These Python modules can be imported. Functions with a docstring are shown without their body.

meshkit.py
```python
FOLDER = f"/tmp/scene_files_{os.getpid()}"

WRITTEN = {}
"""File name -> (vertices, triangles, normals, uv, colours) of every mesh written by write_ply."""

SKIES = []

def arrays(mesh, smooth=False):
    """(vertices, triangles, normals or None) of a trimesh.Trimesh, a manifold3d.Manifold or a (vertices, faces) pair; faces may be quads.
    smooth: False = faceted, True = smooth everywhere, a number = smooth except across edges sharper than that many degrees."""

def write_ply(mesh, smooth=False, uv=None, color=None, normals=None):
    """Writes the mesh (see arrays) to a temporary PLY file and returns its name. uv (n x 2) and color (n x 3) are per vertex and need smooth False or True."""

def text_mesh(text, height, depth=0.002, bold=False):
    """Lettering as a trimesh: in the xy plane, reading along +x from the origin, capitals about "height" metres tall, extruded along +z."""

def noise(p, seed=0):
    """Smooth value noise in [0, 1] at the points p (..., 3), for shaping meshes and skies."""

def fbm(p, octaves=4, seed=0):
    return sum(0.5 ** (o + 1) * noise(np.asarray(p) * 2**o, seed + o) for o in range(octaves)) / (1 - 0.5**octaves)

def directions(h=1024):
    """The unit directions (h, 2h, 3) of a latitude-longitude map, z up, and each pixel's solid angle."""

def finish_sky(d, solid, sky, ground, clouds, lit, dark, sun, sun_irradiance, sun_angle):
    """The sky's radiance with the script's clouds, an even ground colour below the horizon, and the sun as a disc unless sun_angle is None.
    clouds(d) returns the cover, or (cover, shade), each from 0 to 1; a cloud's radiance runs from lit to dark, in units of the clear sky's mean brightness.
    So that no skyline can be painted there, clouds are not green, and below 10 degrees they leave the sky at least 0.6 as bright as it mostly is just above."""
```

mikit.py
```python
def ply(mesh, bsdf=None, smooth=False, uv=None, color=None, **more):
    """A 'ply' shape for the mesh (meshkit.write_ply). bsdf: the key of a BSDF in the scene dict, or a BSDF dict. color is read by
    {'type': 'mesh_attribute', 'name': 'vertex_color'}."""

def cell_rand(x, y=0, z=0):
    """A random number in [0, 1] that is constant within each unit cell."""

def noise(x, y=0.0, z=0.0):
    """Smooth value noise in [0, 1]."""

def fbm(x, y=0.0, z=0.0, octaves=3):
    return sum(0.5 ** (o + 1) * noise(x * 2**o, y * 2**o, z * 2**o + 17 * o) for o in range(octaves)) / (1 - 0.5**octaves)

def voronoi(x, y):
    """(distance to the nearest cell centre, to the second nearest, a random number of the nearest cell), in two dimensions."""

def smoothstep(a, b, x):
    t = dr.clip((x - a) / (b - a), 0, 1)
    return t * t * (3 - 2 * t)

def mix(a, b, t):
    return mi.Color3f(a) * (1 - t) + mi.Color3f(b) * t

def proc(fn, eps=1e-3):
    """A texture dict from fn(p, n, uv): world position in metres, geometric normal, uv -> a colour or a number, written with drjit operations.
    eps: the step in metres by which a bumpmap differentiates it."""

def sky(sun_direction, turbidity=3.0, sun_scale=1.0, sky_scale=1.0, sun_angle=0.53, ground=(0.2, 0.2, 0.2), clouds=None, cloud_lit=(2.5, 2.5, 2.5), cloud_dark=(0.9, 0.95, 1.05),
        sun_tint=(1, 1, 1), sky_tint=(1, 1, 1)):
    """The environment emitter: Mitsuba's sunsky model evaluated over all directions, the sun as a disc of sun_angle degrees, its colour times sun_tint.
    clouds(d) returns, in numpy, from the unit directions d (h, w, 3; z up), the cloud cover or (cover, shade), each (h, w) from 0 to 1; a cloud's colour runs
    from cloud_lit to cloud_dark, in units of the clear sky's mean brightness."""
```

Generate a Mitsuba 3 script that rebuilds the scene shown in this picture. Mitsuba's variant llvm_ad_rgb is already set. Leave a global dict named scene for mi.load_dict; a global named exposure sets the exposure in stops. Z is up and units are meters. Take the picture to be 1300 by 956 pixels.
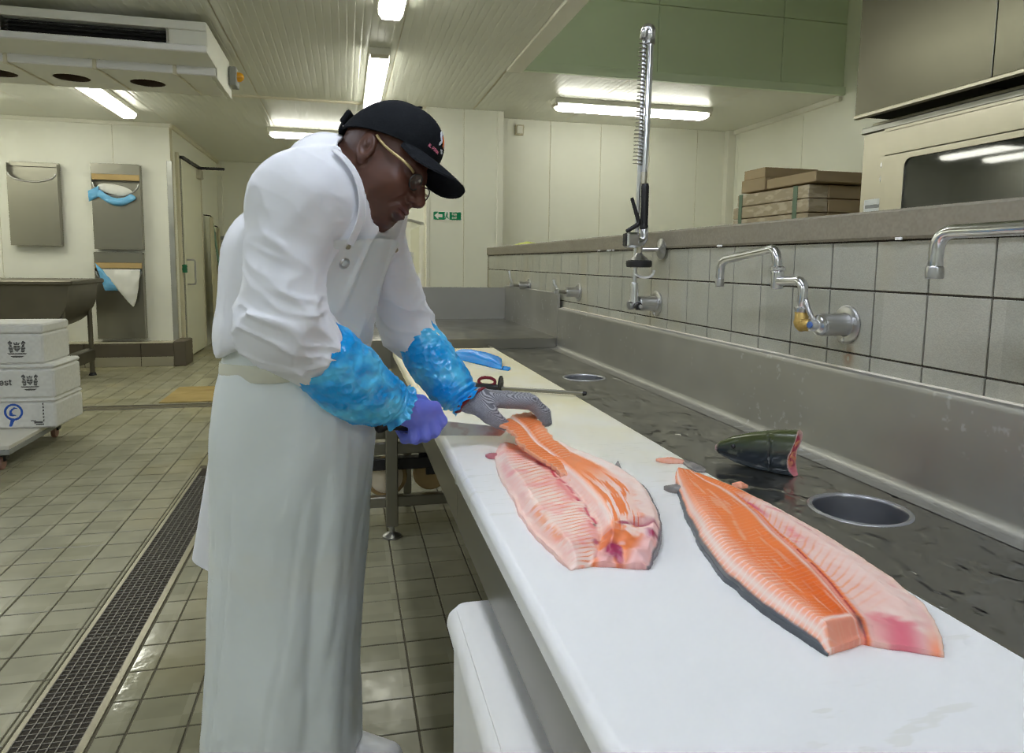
import math, random
import numpy as np, trimesh, drjit as dr, mitsuba as mi
import manifold3d as m3
import mikit, meshkit
from mikit import ply, proc, noise, fbm, smoothstep, mix, cell_rand, voronoi
from shapely.geometry import Polygon, Point, box as sbox
from shapely.ops import unary_union
random.seed(7)
RNG = np.random.default_rng(11)
T = mi.ScalarTransform4f
scene, labels = {}, {}

# ---------------------------------------------------------------- camera, exposure
exposure = 0.52
PITCH, YAW, ROLL, FPX = 0.1110, 0.2330, 0.0129, 891.92
_cy, _sy = math.cos(YAW), math.sin(YAW)
_F = np.array([_sy*math.cos(PITCH), _cy*math.cos(PITCH), -math.sin(PITCH)])
_R = np.array([_cy, -_sy, 0.0]); _U = np.cross(_R, _F)
_U = _U*math.cos(ROLL) - _R*math.sin(ROLL)
EYE = np.array([0, 0, 1.27])
scene['camera'] = {'type': 'perspective', 'fov': math.degrees(2*math.atan(650/FPX)), 'fov_axis': 'x', 'near_clip': 0.05, 'far_clip': 60.0,
                   'principal_point_offset_x': 0.0, 'principal_point_offset_y': 44.5/956,
                   'to_world': T().look_at(origin=EYE.tolist(), target=(EYE+_F).tolist(), up=_U.tolist())}

# ---------------------------------------------------------------- lamps of the ceiling (fluorescent battens, those out of view placed for their light)
LAMP_Z = 2.85
BACK_COL, FRONT_COL = np.array([0.98, 0.98, 0.86]), np.array([0.90, 0.97, 1.12])
LAMP_POWER_BACK, LAMP_POWER_FRONT = 9.0, 14.0  # front: unseen lamps, cooler and stronger, lighting the man and the board
# (x, y, length, along, front?, label or None, height)
LAMPS = [(0.29, 3.70, 1.84, 'y', 0, 'white strip lamp cut off by the top edge of the photo'),
         (0.27, 6.45, 1.84, 'y', 0, 'white strip lamp running away from the camera just above the black cap'),
         (-0.02, 9.15, 1.70, 'x', 0, 'white strip lamp across the ceiling behind the black cap'),
         (2.80, 6.72, 1.62, 'x', 0, 'white strip lamp across the ceiling behind the spray hose'),
         (-2.22, 7.65, 1.66, 'y', 0, 'white strip lamp on the left ceiling, partly behind the cooling unit'),
         (0.29, 0.95, 1.84, 'y', 1, None), (0.29, -1.8, 1.84, 'y', 1, None), (-2.22, 2.2, 1.84, 'y', 1, None), (-2.22, -0.6, 1.84, 'y', 1, None), (-3.50, 7.30, 1.95, 'y', 0, None), (-4.22, 7.30, 1.95, 'y', 0, None), (1.85, 4.6, 0.55, 'y', 0, None, 3.95)]  # unseen lamps, placed to light the foreground, oven glass reflection and green recess

# ---------------------------------------------------------------- helpers
def key_for(name, parent=None):
    k = (parent + '__' if parent else '') + name
    if k not in scene and k not in labels and not any(q.startswith(k + '__') for q in scene): return k
    i = 1
    while True:
        q = f'{k}_{i:03d}'
        if q not in scene and q not in labels and not any(s.startswith(q + '__') for s in scene): return q
        i += 1
_count = {}
def fast_key(name, parent):
    b = parent + '__' + name; n = _count.get(b, 0); _count[b] = n + 1
    return b if n == 0 else f'{b}_{n:03d}'
def thing(name, label, cat, group=None, kind=None):
    k = key_for(name); labels[k] = {'label': label}
    if cat: labels[k]['category'] = cat
    if group: labels[k]['group'] = group
    if kind: labels[k]['kind'] = kind
    return k
def struct(name, label):
    k = key_for(name); labels[k] = {'label': label, 'kind': 'structure'}
    return k
def part(name, mesh, mat, parent, smooth=False, label=None, kind=None, fast=False, **kw):
    k = fast_key(name, parent) if fast else key_for(name, parent)
    scene[k] = ply(mesh, mat, smooth=smooth, **kw)
    if label or kind:
        labels[k] = {}
        if label: labels[k]['label'] = label
        if kind: labels[k]['kind'] = kind
    return k
def body(k, mesh, mat, smooth=False, **kw):      # a thing's own mesh
    scene[k] = ply(mesh, mat, smooth=smooth, **kw); return k
def tm(v, f): return trimesh.Trimesh(np.asarray(v, float), np.asarray(f, int), process=False)
def cat(ms): return trimesh.util.concatenate([m for m in ms if m is not None])
def bx(x0, x1, y0, y1, z0, z1, c=0.0):
    lo, hi = np.array([min(x0, x1), min(y0, y1), min(z0, z1)], float), np.array([max(x0, x1), max(y0, y1), max(z0, z1)], float)
    c = min(c, 0.45*(hi-lo).min())
    if c <= 0:
        m = trimesh.creation.box(extents=hi-lo); m.apply_translation((lo+hi)/2); return m
    P = []
    for a in (0, 1):
        for b in (0, 1):
            for d in (0, 1):
                k = np.where([a, b, d], hi, lo); s = np.where([a, b, d], -1, 1)
                for ax in range(3):
                    q = k.copy()
                    for j in range(3):
                        if j != ax: q[j] += s[j]*c
                    P.append(q)
    return trimesh.convex.convex_hull(np.array(P))
def rot(m, ang, axis, at=(0, 0, 0)):
    m.apply_transform(trimesh.transformations.rotation_matrix(ang, axis, at)); return m
def frames(P):
    P = np.asarray(P, float); t = np.gradient(P, axis=0); t /= np.linalg.norm(t, axis=1, keepdims=True)
    a = np.array([0, 0, 1.0]) if abs(t[0, 2]) < 0.9 else np.array([1.0, 0, 0])
    u = np.cross(a, t[0]); u /= np.linalg.norm(u); us = [u]
    for i in range(1, len(P)):
        u = us[-1] - t[i]*np.dot(us[-1], t[i]); u /= np.linalg.norm(u); us.append(u)
    us = np.array(us); return t, us, np.cross(t, us)
def tube(P, r, n=14, cap=True, sx=1.0):
    P = np.asarray(P, float); t, u, w = frames(P); r = np.broadcast_to(np.asarray(r, float), (len(P),))
    a = np.arange(n)/n*2*np.pi
    V = P[:, None] + r[:, None, None]*(np.cos(a)[None, :, None]*u[:, None]*sx + np.sin(a)[None, :, None]*w[:, None])
    V = V.reshape(-1, 3); F = []
    for i in range(len(P)-1):
        for j in range(n):
            k = (j+1) % n; A, B, C, D = i*n+j, i*n+k, (i+1)*n+k, (i+1)*n+j
            F += [[A, B, C], [A, C, D]]
    if cap:
        V = np.vstack([V, P[0], P[-1]]); a0, a1 = len(V)-2, len(V)-1; e = (len(P)-1)*n
        for j in range(n):
            k = (j+1) % n; F += [[a0, k, j], [a1, e+j, e+k]]
    return tm(V, F)
def smooth_path(P, n=8, corner=None):
    from scipy.interpolate import CubicSpline
    P = np.asarray(P, float); s = np.r_[0, np.cumsum(np.linalg.norm(np.diff(P, axis=0), axis=1))]
    return CubicSpline(s, P)(np.linspace(0, s[-1], n*(len(P)-1)+1))
def bend_path(P, r, n=6):
    """polyline with rounded corners"""
    P = [np.asarray(p, float) for p in P]; out = [P[0]]
    for i in range(1, len(P)-1):
        a, b = P[i-1]-P[i], P[i+1]-P[i]; la, lb = np.linalg.norm(a), np.linalg.norm(b)
        q = min(r, 0.45*la, 0.45*lb) if not isinstance(r, (list, tuple)) else min(r[i-1], 0.49*la, 0.49*lb)
        A, B = P[i]+a/la*q, P[i]+b/lb*q
        for t in np.linspace(0, 1, n+1): out.append((1-t)**2*A + 2*t*(1-t)*P[i] + t*t*B)
    out.append(P[-1]); return np.array(out)
def lathe(prof, n=24, axis='z', at=(0, 0, 0), closed=False):
    """prof: list of (radius, height)"""
    prof = np.asarray(prof, float); a = np.arange(n)/n*2*np.pi
    V = np.stack([prof[:, None, 0]*np.cos(a), prof[:, None, 0]*np.sin(a), np.broadcast_to(prof[:, None, 1], (len(prof), n))], -1).reshape(-1, 3)
    F = []
    for i in range(len(prof)-1):
        for j in range(n):
            k = (j+1) % n; F += [[i*n+j, i*n+k, (i+1)*n+k], [i*n+j, (i+1)*n+k, (i+1)*n+j]]
    m = tm(V, F); m.merge_vertices(); m.update_faces(m.nondegenerate_faces())
    if axis == 'x': m.apply_transform(trimesh.transformations.rotation_matrix(np.pi/2, [0, 1, 0]))
    if axis == '-x': m.apply_transform(trimesh.transformations.rotation_matrix(-np.pi/2, [0, 1, 0]))
    if axis == 'y': m.apply_transform(trimesh.transformations.rotation_matrix(-np.pi/2, [1, 0, 0]))
    if axis == '-y': m.apply_transform(trimesh.transformations.rotation_matrix(np.pi/2, [1, 0, 0]))
    m.apply_translation(at); return m
def aim(m, d):   # turns +z to d
    m.apply_transform(trimesh.geometry.align_vectors([0, 0, 1], np.asarray(d, float)/np.linalg.norm(d))); return m
def grid_faces(nu, nv, wrap_v=False):
    i, j = np.meshgrid(np.arange(nu-1), np.arange(nv if wrap_v else nv-1), indexing='ij'); k = (j+1) % nv
    a, b, c, d = i*nv+j, i*nv+k, (i+1)*nv+k, (i+1)*nv+j
    return np.concatenate([np.stack([a, b, c], -1).reshape(-1, 3), np.stack([a, c, d], -1).reshape(-1, 3)])
def extrude(poly, h):
    return cat([trimesh.creation.extrude_polygon(g, h, engine='earcut') for g in getattr(poly, 'geoms', [poly])])
def place(m, origin, ex, ey, ez=None):
    ex, ey = np.asarray(ex, float), np.asarray(ey, float); ez = np.cross(ex, ey) if ez is None else np.asarray(ez, float)
    M = np.eye(4); M[:3, 0], M[:3, 1], M[:3, 2], M[:3, 3] = ex, ey, ez, origin
    m.apply_transform(M); return m

# ---------------------------------------------------------------- materials
def mat(key, col, rough=0.5, metal=0.0, spec=0.5, bump=None, two=True, eps=1e-3, **kw):
    b = {'type': 'principled', 'base_color': proc(col) if callable(col) else {'type': 'rgb', 'value': list(col)},
         'roughness': proc(rough) if callable(rough) else rough, 'metallic': metal, **kw}
    if metal == 0: b['specular'] = spec
    if bump is not None: b = {'type': 'bumpmap', 'arbitrary': proc(bump, eps), 'scale': 1.0, 'nested': b} if False else {'type': 'bumpmap', 'tex': proc(bump, eps), 'scale': 1.0, 'bsdf': b}
    scene[key] = {'type': 'twosided', 'bsdf': b} if two else b
    return key
def C(*v): return mi.Color3f(*v)
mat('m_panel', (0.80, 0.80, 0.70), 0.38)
mat('m_panel_cool', (0.80, 0.80, 0.72), 0.38)
mat('m_panel_door', (0.70, 0.69, 0.55), 0.4)
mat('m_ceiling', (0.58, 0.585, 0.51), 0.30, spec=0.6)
mat('m_trim', (0.62, 0.58, 0.44), 0.5)
mat('m_trim_white', (0.74, 0.73, 0.64), 0.4)
mat('m_green', (0.60, 0.68, 0.52), 0.45)
mat('m_grout', (0.055, 0.048, 0.035), 0.8)
mat('m_floor_base', (0.10, 0.088, 0.055), 0.75)
def tile_col(p, n, uv):
    r = cell_rand(dr.floor(p.x/0.154), dr.floor(p.y/0.154), 3)
    c = mix((0.245, 0.235, 0.155), (0.31, 0.295, 0.205), r)
    s = fbm(p.x*9, p.y*9, 0, 3)
    c = c*(0.84 + 0.3*s)
    return mix(c, (0.33, 0.27, 0.13), 0.25*smoothstep(0.55, 0.8, fbm(p.x*2.2, p.y*2.2, 5, 2)))
def tile_rough(p, n, uv):
    w = smoothstep(0.42, 0.6, fbm(p.x*2.5, p.y*2.5, 2, 3))
    near = smoothstep(0.45, 0.1, dr.abs(p.x+0.52))*smoothstep(3.4, 2.4, p.y)
    return dr.clip(0.42 - 0.22*w - 0.22*near + 0.1*noise(p.x*40, p.y*40, 0), 0.08, 0.6)
mat('m_tile', tile_col, tile_rough, spec=0.55, bump=lambda p, n, uv: 0.0006*fbm(p.x*28, p.y*28, 0, 3))
def wtile_col(p, n, uv):
    r = cell_rand(dr.floor(p.y/0.152+0.1), dr.floor(p.z/0.152), 5)
    c = mix((0.32, 0.32, 0.27), (0.37, 0.365, 0.31), r)
    sp = noise(p.x*420, p.y*420, p.z*420)
    c = c*(0.90 + 0.2*sp)
    st = smoothstep(0.5, 0.75, fbm(p.y*7, p.z*2.0, 3, 3))
    c = mix(c, (0.37, 0.33, 0.22), 0.35*st)
    rust = smoothstep(0.045, 0.0, dr.sqrt(dr.square((p.y-1.455)*1.6)+dr.square(p.z-1.055)))
    return mix(c, (0.20, 0.085, 0.02), 0.65*rust*smoothstep(0.3, 0.6, noise(p.y*90, p.z*60, 1)+0.25))
mat('m_wtile', wtile_col, 0.36, bump=lambda p, n, uv: 0.0004*fbm(p.x*160, p.y*160, p.z*160, 2), eps=5e-4)
def steel_col(p, n, uv):
    s = fbm(p.x*5, p.y*5, p.z*5, 3)
    return mix((0.40, 0.40, 0.37), (0.52, 0.52, 0.49), s)
mat('m_steel', steel_col, lambda p, n, uv: 0.28 + 0.16*fbm(p.x*14, p.y*14, p.z*14, 2), metal=1.0)
mat('m_steel_dark', (0.33, 0.32, 0.28), 0.34, metal=1.0)
mat('m_steel_warm', (0.56, 0.53, 0.44), 0.36, metal=1.0)
mat('m_hood', (0.15, 0.145, 0.11), 0.30, metal=1.0)
def splash_col(p, n, uv):
    s = fbm(p.y*4, p.z*4, 1, 3); sp = smoothstep(0.70, 0.86, fbm(p.y*55, p.z*55, 4, 3))*smoothstep(0.40, 0.6, fbm(p.y*3, p.z*7, 9, 2))
    return mix(mix((0.34, 0.335, 0.31), (0.44, 0.435, 0.41), s), (0.66, 0.68, 0.72), 0.5*sp)
mat('m_splash', splash_col, lambda p, n, uv: 0.40 + 0.14*fbm(p.y*40, p.z*40, 1, 2), metal=0.9)
def wet_rough(p, n, uv): return 0.10 + 0.22*smoothstep(0.4, 0.65, fbm(p.x*13, p.y*13, 3, 3))
mat('m_wet_steel', lambda p, n, uv: mix((0.25, 0.245, 0.22), (0.36, 0.355, 0.33), fbm(p.x*9, p.y*5, 2, 3)), wet_rough, metal=0.95,
    bump=lambda p, n, uv: 0.0035*smoothstep(0.5, 0.62, fbm(p.x*16, p.y*12, 7, 3))+0.001*noise(p.x*60, p.y*60, 0))
mat('m_chrome', (0.72, 0.73, 0.76), 0.16, metal=1.0)
mat('m_chrome_worn', (0.50, 0.50, 0.50), 0.30, metal=1.0)
mat('m_brass', lambda p, n, uv: mix((0.42, 0.27, 0.07), (0.58, 0.42, 0.14), fbm(p.x*60, p.y*60, p.z*60, 2)), 0.45, metal=0.7)
mat('m_black', (0.012, 0.012, 0.014), 0.38)
mat('m_black_matt', (0.02, 0.02, 0.02), 0.7)
mat('m_hole', (0.035, 0.028, 0.018), 0.9)
mat('m_ledge', lambda p, n, uv: mix((0.20, 0.178, 0.135), (0.27, 0.245, 0.195), 0.5*fbm(p.y*9, p.z*30, 3, 3)+0.5*noise(p.y*190, p.z*190, 2)), 0.48, metal=0.25)
mat('m_diffuser', (0.9, 0.9, 0.88), 0.4)
mat('m_white', (0.80, 0.80, 0.79), 0.45)
mat('m_grate', (0.30, 0.285, 0.26), 0.4, metal=0.7)

# ================================================================ the setting
ZC = 2.85
# ---- floor: recessed bed and one tile by one
fl = struct('floor', 'beige quarry tile floor with dark joints')
part('screed', bx(-5.0, 5.0, -2.7, 12.8, -0.12, -0.004), 'm_floor_base', fl)
PT, J = 0.154, 0.0065
def tile_mesh(w, d):
    h = 0.004; c = 0.0012; a, b = w/2, d/2
    V = [[s*a, t*b, -h] for s, t in ((-1, -1), (1, -1), (1, 1), (-1, 1))] + [[s*a, t*b, -c] for s, t in ((-1, -1), (1, -1), (1, 1), (-1, 1))] + \
        [[s*(a-c), t*(b-c), 0] for s, t in ((-1, -1), (1, -1), (1, 1), (-1, 1))]
    F = []
    for L in (0, 4):
        for i in range(4):
            j = (i+1) % 4; F += [[L+i, L+j, L+4+j], [L+i, L+4+j, L+4+i]]
    return tm(V, F + [[8, 9, 10], [8, 10, 11]])
tiles = []   # (x0, x1, y0, y1)
GX0, GX1 = -0.866, -0.697
def rows(y_at, y0, y1):
    k0 = math.floor((y0-y_at)/PT); y = y_at + k0*PT
    while y < y1:
        a, b = max(y, y0), min(y+PT, y1)
        if b-a > 0.02: yield a, b
        y += PT
DR0, DR1 = 6.44, 6.60
for ya, yb in ((-2.6, DR0), (DR1, 12.4)):
    for a, b in rows(2.419, ya, yb):
        x = -0.901
        while x > -4.6:
            tiles.append((max(x-PT, -4.6), x, a, b)); x -= PT
        if b < 4.6: tiles.append((-0.901, -0.880 if False else GX0-0.018, a, b))
    for a, b in rows(2.102, ya, yb):
        xs = [GX1+0.028 if a < 4.5 else -0.901] + [0.179+k*PT for k in range(-5 if a < 4.5 else -7, 29)]
        xs = sorted(set(x for x in xs if x <= 4.6))
        for p, q in zip(xs, xs[1:]):
            if q-p > 0.012: tiles.append((p, q, a, b))
def in_view(x, y, z, pad=30):
    d = np.array([x, y, z]) - EYE; w = d @ _F
    if w < 0.2: return None
    R = np.cross(_F, _U)
    px, py = 650+FPX*(d @ R)/w, 433.5-FPX*(d @ _U)/w
    return (px, py) if -pad < px < 1300+pad and -pad < py < 956+pad else None
near, far = [], []
for t in tiles:
    cx, cyy = (t[0]+t[1])/2, (t[2]+t[3])/2
    v = in_view(cx, cyy, 0, 20)
    ok = v is not None and cx < 0.62 and not (cx > 0.35 and cyy < 2.2)
    (near if ok else far).append((math.hypot(cx, cyy) - 3*min(t[1]-t[0], t[3]-t[2]), t))
near.sort()
far += near[296:]; near = near[:296]
shape_of = {}
for _, (x0, x1, y0, y1) in near:
    s = (round(x1-x0-J, 4), round(y1-y0-J, 4))
    if s not in shape_of: shape_of[s] = ply(tile_mesh(*s), 'm_tile')
    dz = -0.0012*random.random(); rx, ry = random.uniform(-.25, .25), random.uniform(-.25, .25)
    k = fast_key('tile', fl)
    scene[k] = {**shape_of[s], 'to_world': T().translate([(x0+x1)/2, (y0+y1)/2, dz]).rotate([1, 0, 0], rx).rotate([0, 1, 0], ry)}
V, F, o = [], [], 0
for _, (x0, x1, y0, y1) in far:
    m = tile_mesh(x1-x0-J, y1-y0-J); V.append(m.vertices + [(x0+x1)/2, (y0+y1)/2, -0.001*random.random()]); F.append(m.faces+o); o += len(m.vertices)
part('distant_tiles', tm(np.vstack(V), np.vstack(F)), 'm_tile', fl, kind='stuff', label='small far tiles of the floor')

# ---- long drain with its grating
dn = thing('floor_drain', 'long dark steel grating let into the tiles left of the man', 'drain')
part('channel', bx(GX0, GX1, -2.6, 4.5, -0.10, -0.0035), 'm_hole', dn)
part('frame', bx(GX0-0.014, GX0, -2.6, 4.5, -0.02, 0.001, .001), 'm_steel_warm', dn)
part('frame', bx(GX1, GX1+0.022, -2.6, 4.5, -0.02, 0.001, .001), 'm_steel_warm', dn)
nx = 7; cw = (GX1-GX0)/nx
seg = 0.62
for s in range(8):
    y0, y1 = -0.6+s*seg, min(-0.6+(s+1)*seg-0.006, 4.34)
    if y1-y0 < .1: continue
    ms = [bx(GX0+i*cw-0.0016, GX0+i*cw+0.0016, y0, y1, -0.012, 0.0005) for i in range(nx+1)]
    ny = int((y1-y0)/0.0235)
    ms += [bx(GX0, GX1, y0+(y1-y0)*j/ny-0.0012, y0+(y1-y0)*j/ny+0.0012, -0.010, -0.0005) for j in range(ny+1)]
    part('grating', cat(ms), 'm_grate', dn)
part('end_plate', bx(GX0, GX1, 4.35, 4.5, -0.012, -0.002), 'm_hole', dn)
cd = thing('cross_drain', 'narrow dark slot drain running across the floor near the white boxes', 'drain')
part('slot', bx(-4.6, 0.3, DR0, DR1, -0.03, -0.006), 'm_hole', cd)
part('lip', bx(-4.6, 0.3, DR0-0.012, DR0+.012, -0.02, 0.001, .001), 'm_steel_dark', cd)
part('lip', bx(-4.6, 0.3, DR1-0.012, DR1+.012, -0.02, 0.001, .001), 'm_steel_dark', cd)
mat('m_mat', lambda p, n, uv: mix((0.27, 0.19, 0.06), (0.42, 0.31, 0.12), fbm(p.x*7, p.y*9, 0, 3)), 0.6)
mt = thing('floor_plate', 'rusty brown plate lying on the floor behind the man', 'plate')
body(mt, bx(-1.62, -0.98, 6.66, 7.45, 0, 0.008, .003), 'm_mat')

# ---- panelled walls
def panels_y(name, label, y, th, x0, x1, joints, z0, z1, m='m_panel', face=-1):
    """upright wall across the view; its front is at y, cut into panels at the joints"""
    w = struct(name, label)
    xs = [x0] + [j for j in joints if x0 < j < x1] + [x1]
    part('core', bx(x0, x1, y+0.006, y+th, z0, z1), 'm_trim', w)
    for a, b in zip(xs, xs[1:]): part('panel', bx(a+0.003, b-0.003, y, y+0.012, z0, z1, 0.002), m, w)
    return w
def panels_x(name, label, x, th, y0, y1, joints, z0, z1, m='m_panel', s=1):
    """wall running away from the camera; its front is at x, its body on the side s"""
    w = struct(name, label)
    ys = [y0] + [j for j in joints if y0 < j < y1] + [y1]
    part('core', bx(x+s*0.006, x+s*th, y0, y1, z0, z1), 'm_trim', w)
    for a, b in zip(ys, ys[1:]): part('panel', bx(x, x+s*0.012, a+0.003, b-0.003, z0, z1, 0.002), m, w)
    return w
wl = panels_y('wall_left_rear', 'pale panelled wall with the steel dispensers', 9.215, 0.12, -4.72, -2.0, [-3.815, -2.615], 0, ZC, 'm_panel_cool')
part('corner_guard', bx(-2.045, -1.985, 9.20, 9.23, 0.27, 2.42, .004), 'm_steel', wl)
part('top_trim', bx(-4.6, -1.98, 9.20, 9.215, ZC-0.045, ZC, .004), 'm_trim_white', wl)
ws = panels_x('wall_left_passage', 'cream wall with the sliding door', -2.0, 0.12, 9.34, 12.43, [11.0], 0, ZC, 'm_panel', -1)
part('top_trim', bx(-2.0, -1.965, 9.2, 12.43, ZC-0.05, ZC, .004), 'm_trim', ws)
wf = panels_y('wall_far', 'pale wall at the end of the passage', 12.43, 0.12, -2.12, 1.05, [-1.0, 0.1], 0, ZC)
part('corner_trim', bx(-2.0, -1.93, 12.36, 12.43, 0, ZC, .004), 'm_trim_white', wf)
wr = panels_x('wall_return', 'cream wall side behind the man', 0.823, 0.5, 7.53, 12.43, [8.9, 10.2], 0, ZC, 'm_panel', 1)
w2 = panels_y('wall_rear', 'pale wall behind the man with the green exit sign', 7.42, 0.12, 0.823, 1.64, [1.22], 0, ZC)
part('corner_post', bx(1.575, 1.64, 7.405, 7.46, 0, ZC, .004), 'm_trim_white', w2)
part('corner_post', bx(0.823, 0.86, 7.405, 7.46, 0, ZC, .004), 'm_trim_white', w2)
w3 = panels_y('wall_rear_right', 'pale panelled wall behind the tiled low wall', 7.75, 0.12, 1.60, 4.62, [2.25, 2.85, 3.45, 4.05], 0, ZC)
part('corner_trim', bx(4.40, 4.50, 7.66, 7.75, 0, ZC, .004), 'm_trim_white', w3)
w4 = panels_x('wall_right', 'pale panelled wall behind the cardboard boxes', 4.50, 0.12, -2.6, 7.75, [y*1.2-2 for y in range(9)], 0, ZC+1.2, 'm_panel', 1)
part('top_trim', bx(4.46, 4.50, 5.84, 7.75, ZC-0.05, ZC, .004), 'm_trim_white', w4)
panels_x('wall_left', 'pale panelled wall on the left', -4.60, 0.12, -2.6, 9.2, [-1, 0.2, 1.4, 2.6, 3.8, 5.0, 6.2, 7.4, 8.6], 0, ZC, 'm_panel', -1)
panels_y('wall_front', 'unseen pale panelled wall behind the camera, returning bounced light', -2.62, 0.12, -4.72, 4.62, [-3.4, -2.2, -1.0, 0.2, 1.4, 2.6, 3.8], 0, ZC+1.2)  # out of view, closes the room for bounced light and reflections
scene['wall_front__core'] = ply(bx(-4.72, 4.62, -2.74, -2.626, 0, ZC+1.2), 'm_trim')
for k in [k for k in scene if k.startswith('wall_front__panel')]: scene[k] = {**scene[k], 'to_world': T().translate([0, -0.011, 0])}

# ---- ceiling of ribbed panels with the green recess
ce = struct('ceiling', 'pale ribbed ceiling panels with long joints')
def ribbed(x0, x1, y0, y1, z, pitch=0.05, h=0.0016):
    n = max(2, int((x1-x0)/pitch)); xs, zs = [], []
    for i in range(n):
        a = x0+(x1-x0)*i/n; w = (x1-x0)/n
        for f, q in ((0, h), (0.07, 0), (0.20, -0.0006), (0.5, -0.0010), (0.80, -0.0006), (0.93, 0)): xs.append(a+f*w); zs.append(z+q)
    xs.append(x1); zs.append(z+h); k = len(xs)
    V = [[x, y0, q] for x, q in zip(xs, zs)] + [[x, y1, q] for x, q in zip(xs, zs)]
    F = [[i, k+i, k+i+1] for i in range(k-1)] + [[i, k+i+1, i+1] for i in range(k-1)]
    return tm(V, F)
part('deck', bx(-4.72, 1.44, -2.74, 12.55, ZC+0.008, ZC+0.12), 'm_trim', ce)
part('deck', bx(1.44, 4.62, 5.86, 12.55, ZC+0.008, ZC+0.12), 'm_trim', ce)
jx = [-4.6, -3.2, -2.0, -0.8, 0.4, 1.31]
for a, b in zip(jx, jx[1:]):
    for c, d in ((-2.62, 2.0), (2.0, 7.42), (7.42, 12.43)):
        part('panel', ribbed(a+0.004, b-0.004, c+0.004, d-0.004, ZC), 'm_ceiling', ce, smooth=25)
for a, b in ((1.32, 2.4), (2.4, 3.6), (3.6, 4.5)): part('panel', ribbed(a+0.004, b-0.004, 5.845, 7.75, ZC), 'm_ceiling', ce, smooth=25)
part('edge_strip', bx(1.31, 1.44, -2.62, 5.84, ZC-0.018, ZC+0.01, .003), 'm_trim_white', ce)
part('edge_strip', bx(1.44, 4.5, 5.80, 5.845, ZC-0.004, ZC+0.07, .003), 'm_green', ce)
part('cross_joint', bx(-2.0, 0.823, 7.40, 7.44, ZC-0.02, ZC+.005, .003), 'm_trim', ce)
rc = struct('wall_recess', 'green painted sides of the raised ceiling recess')
ZR = 3.95
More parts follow.
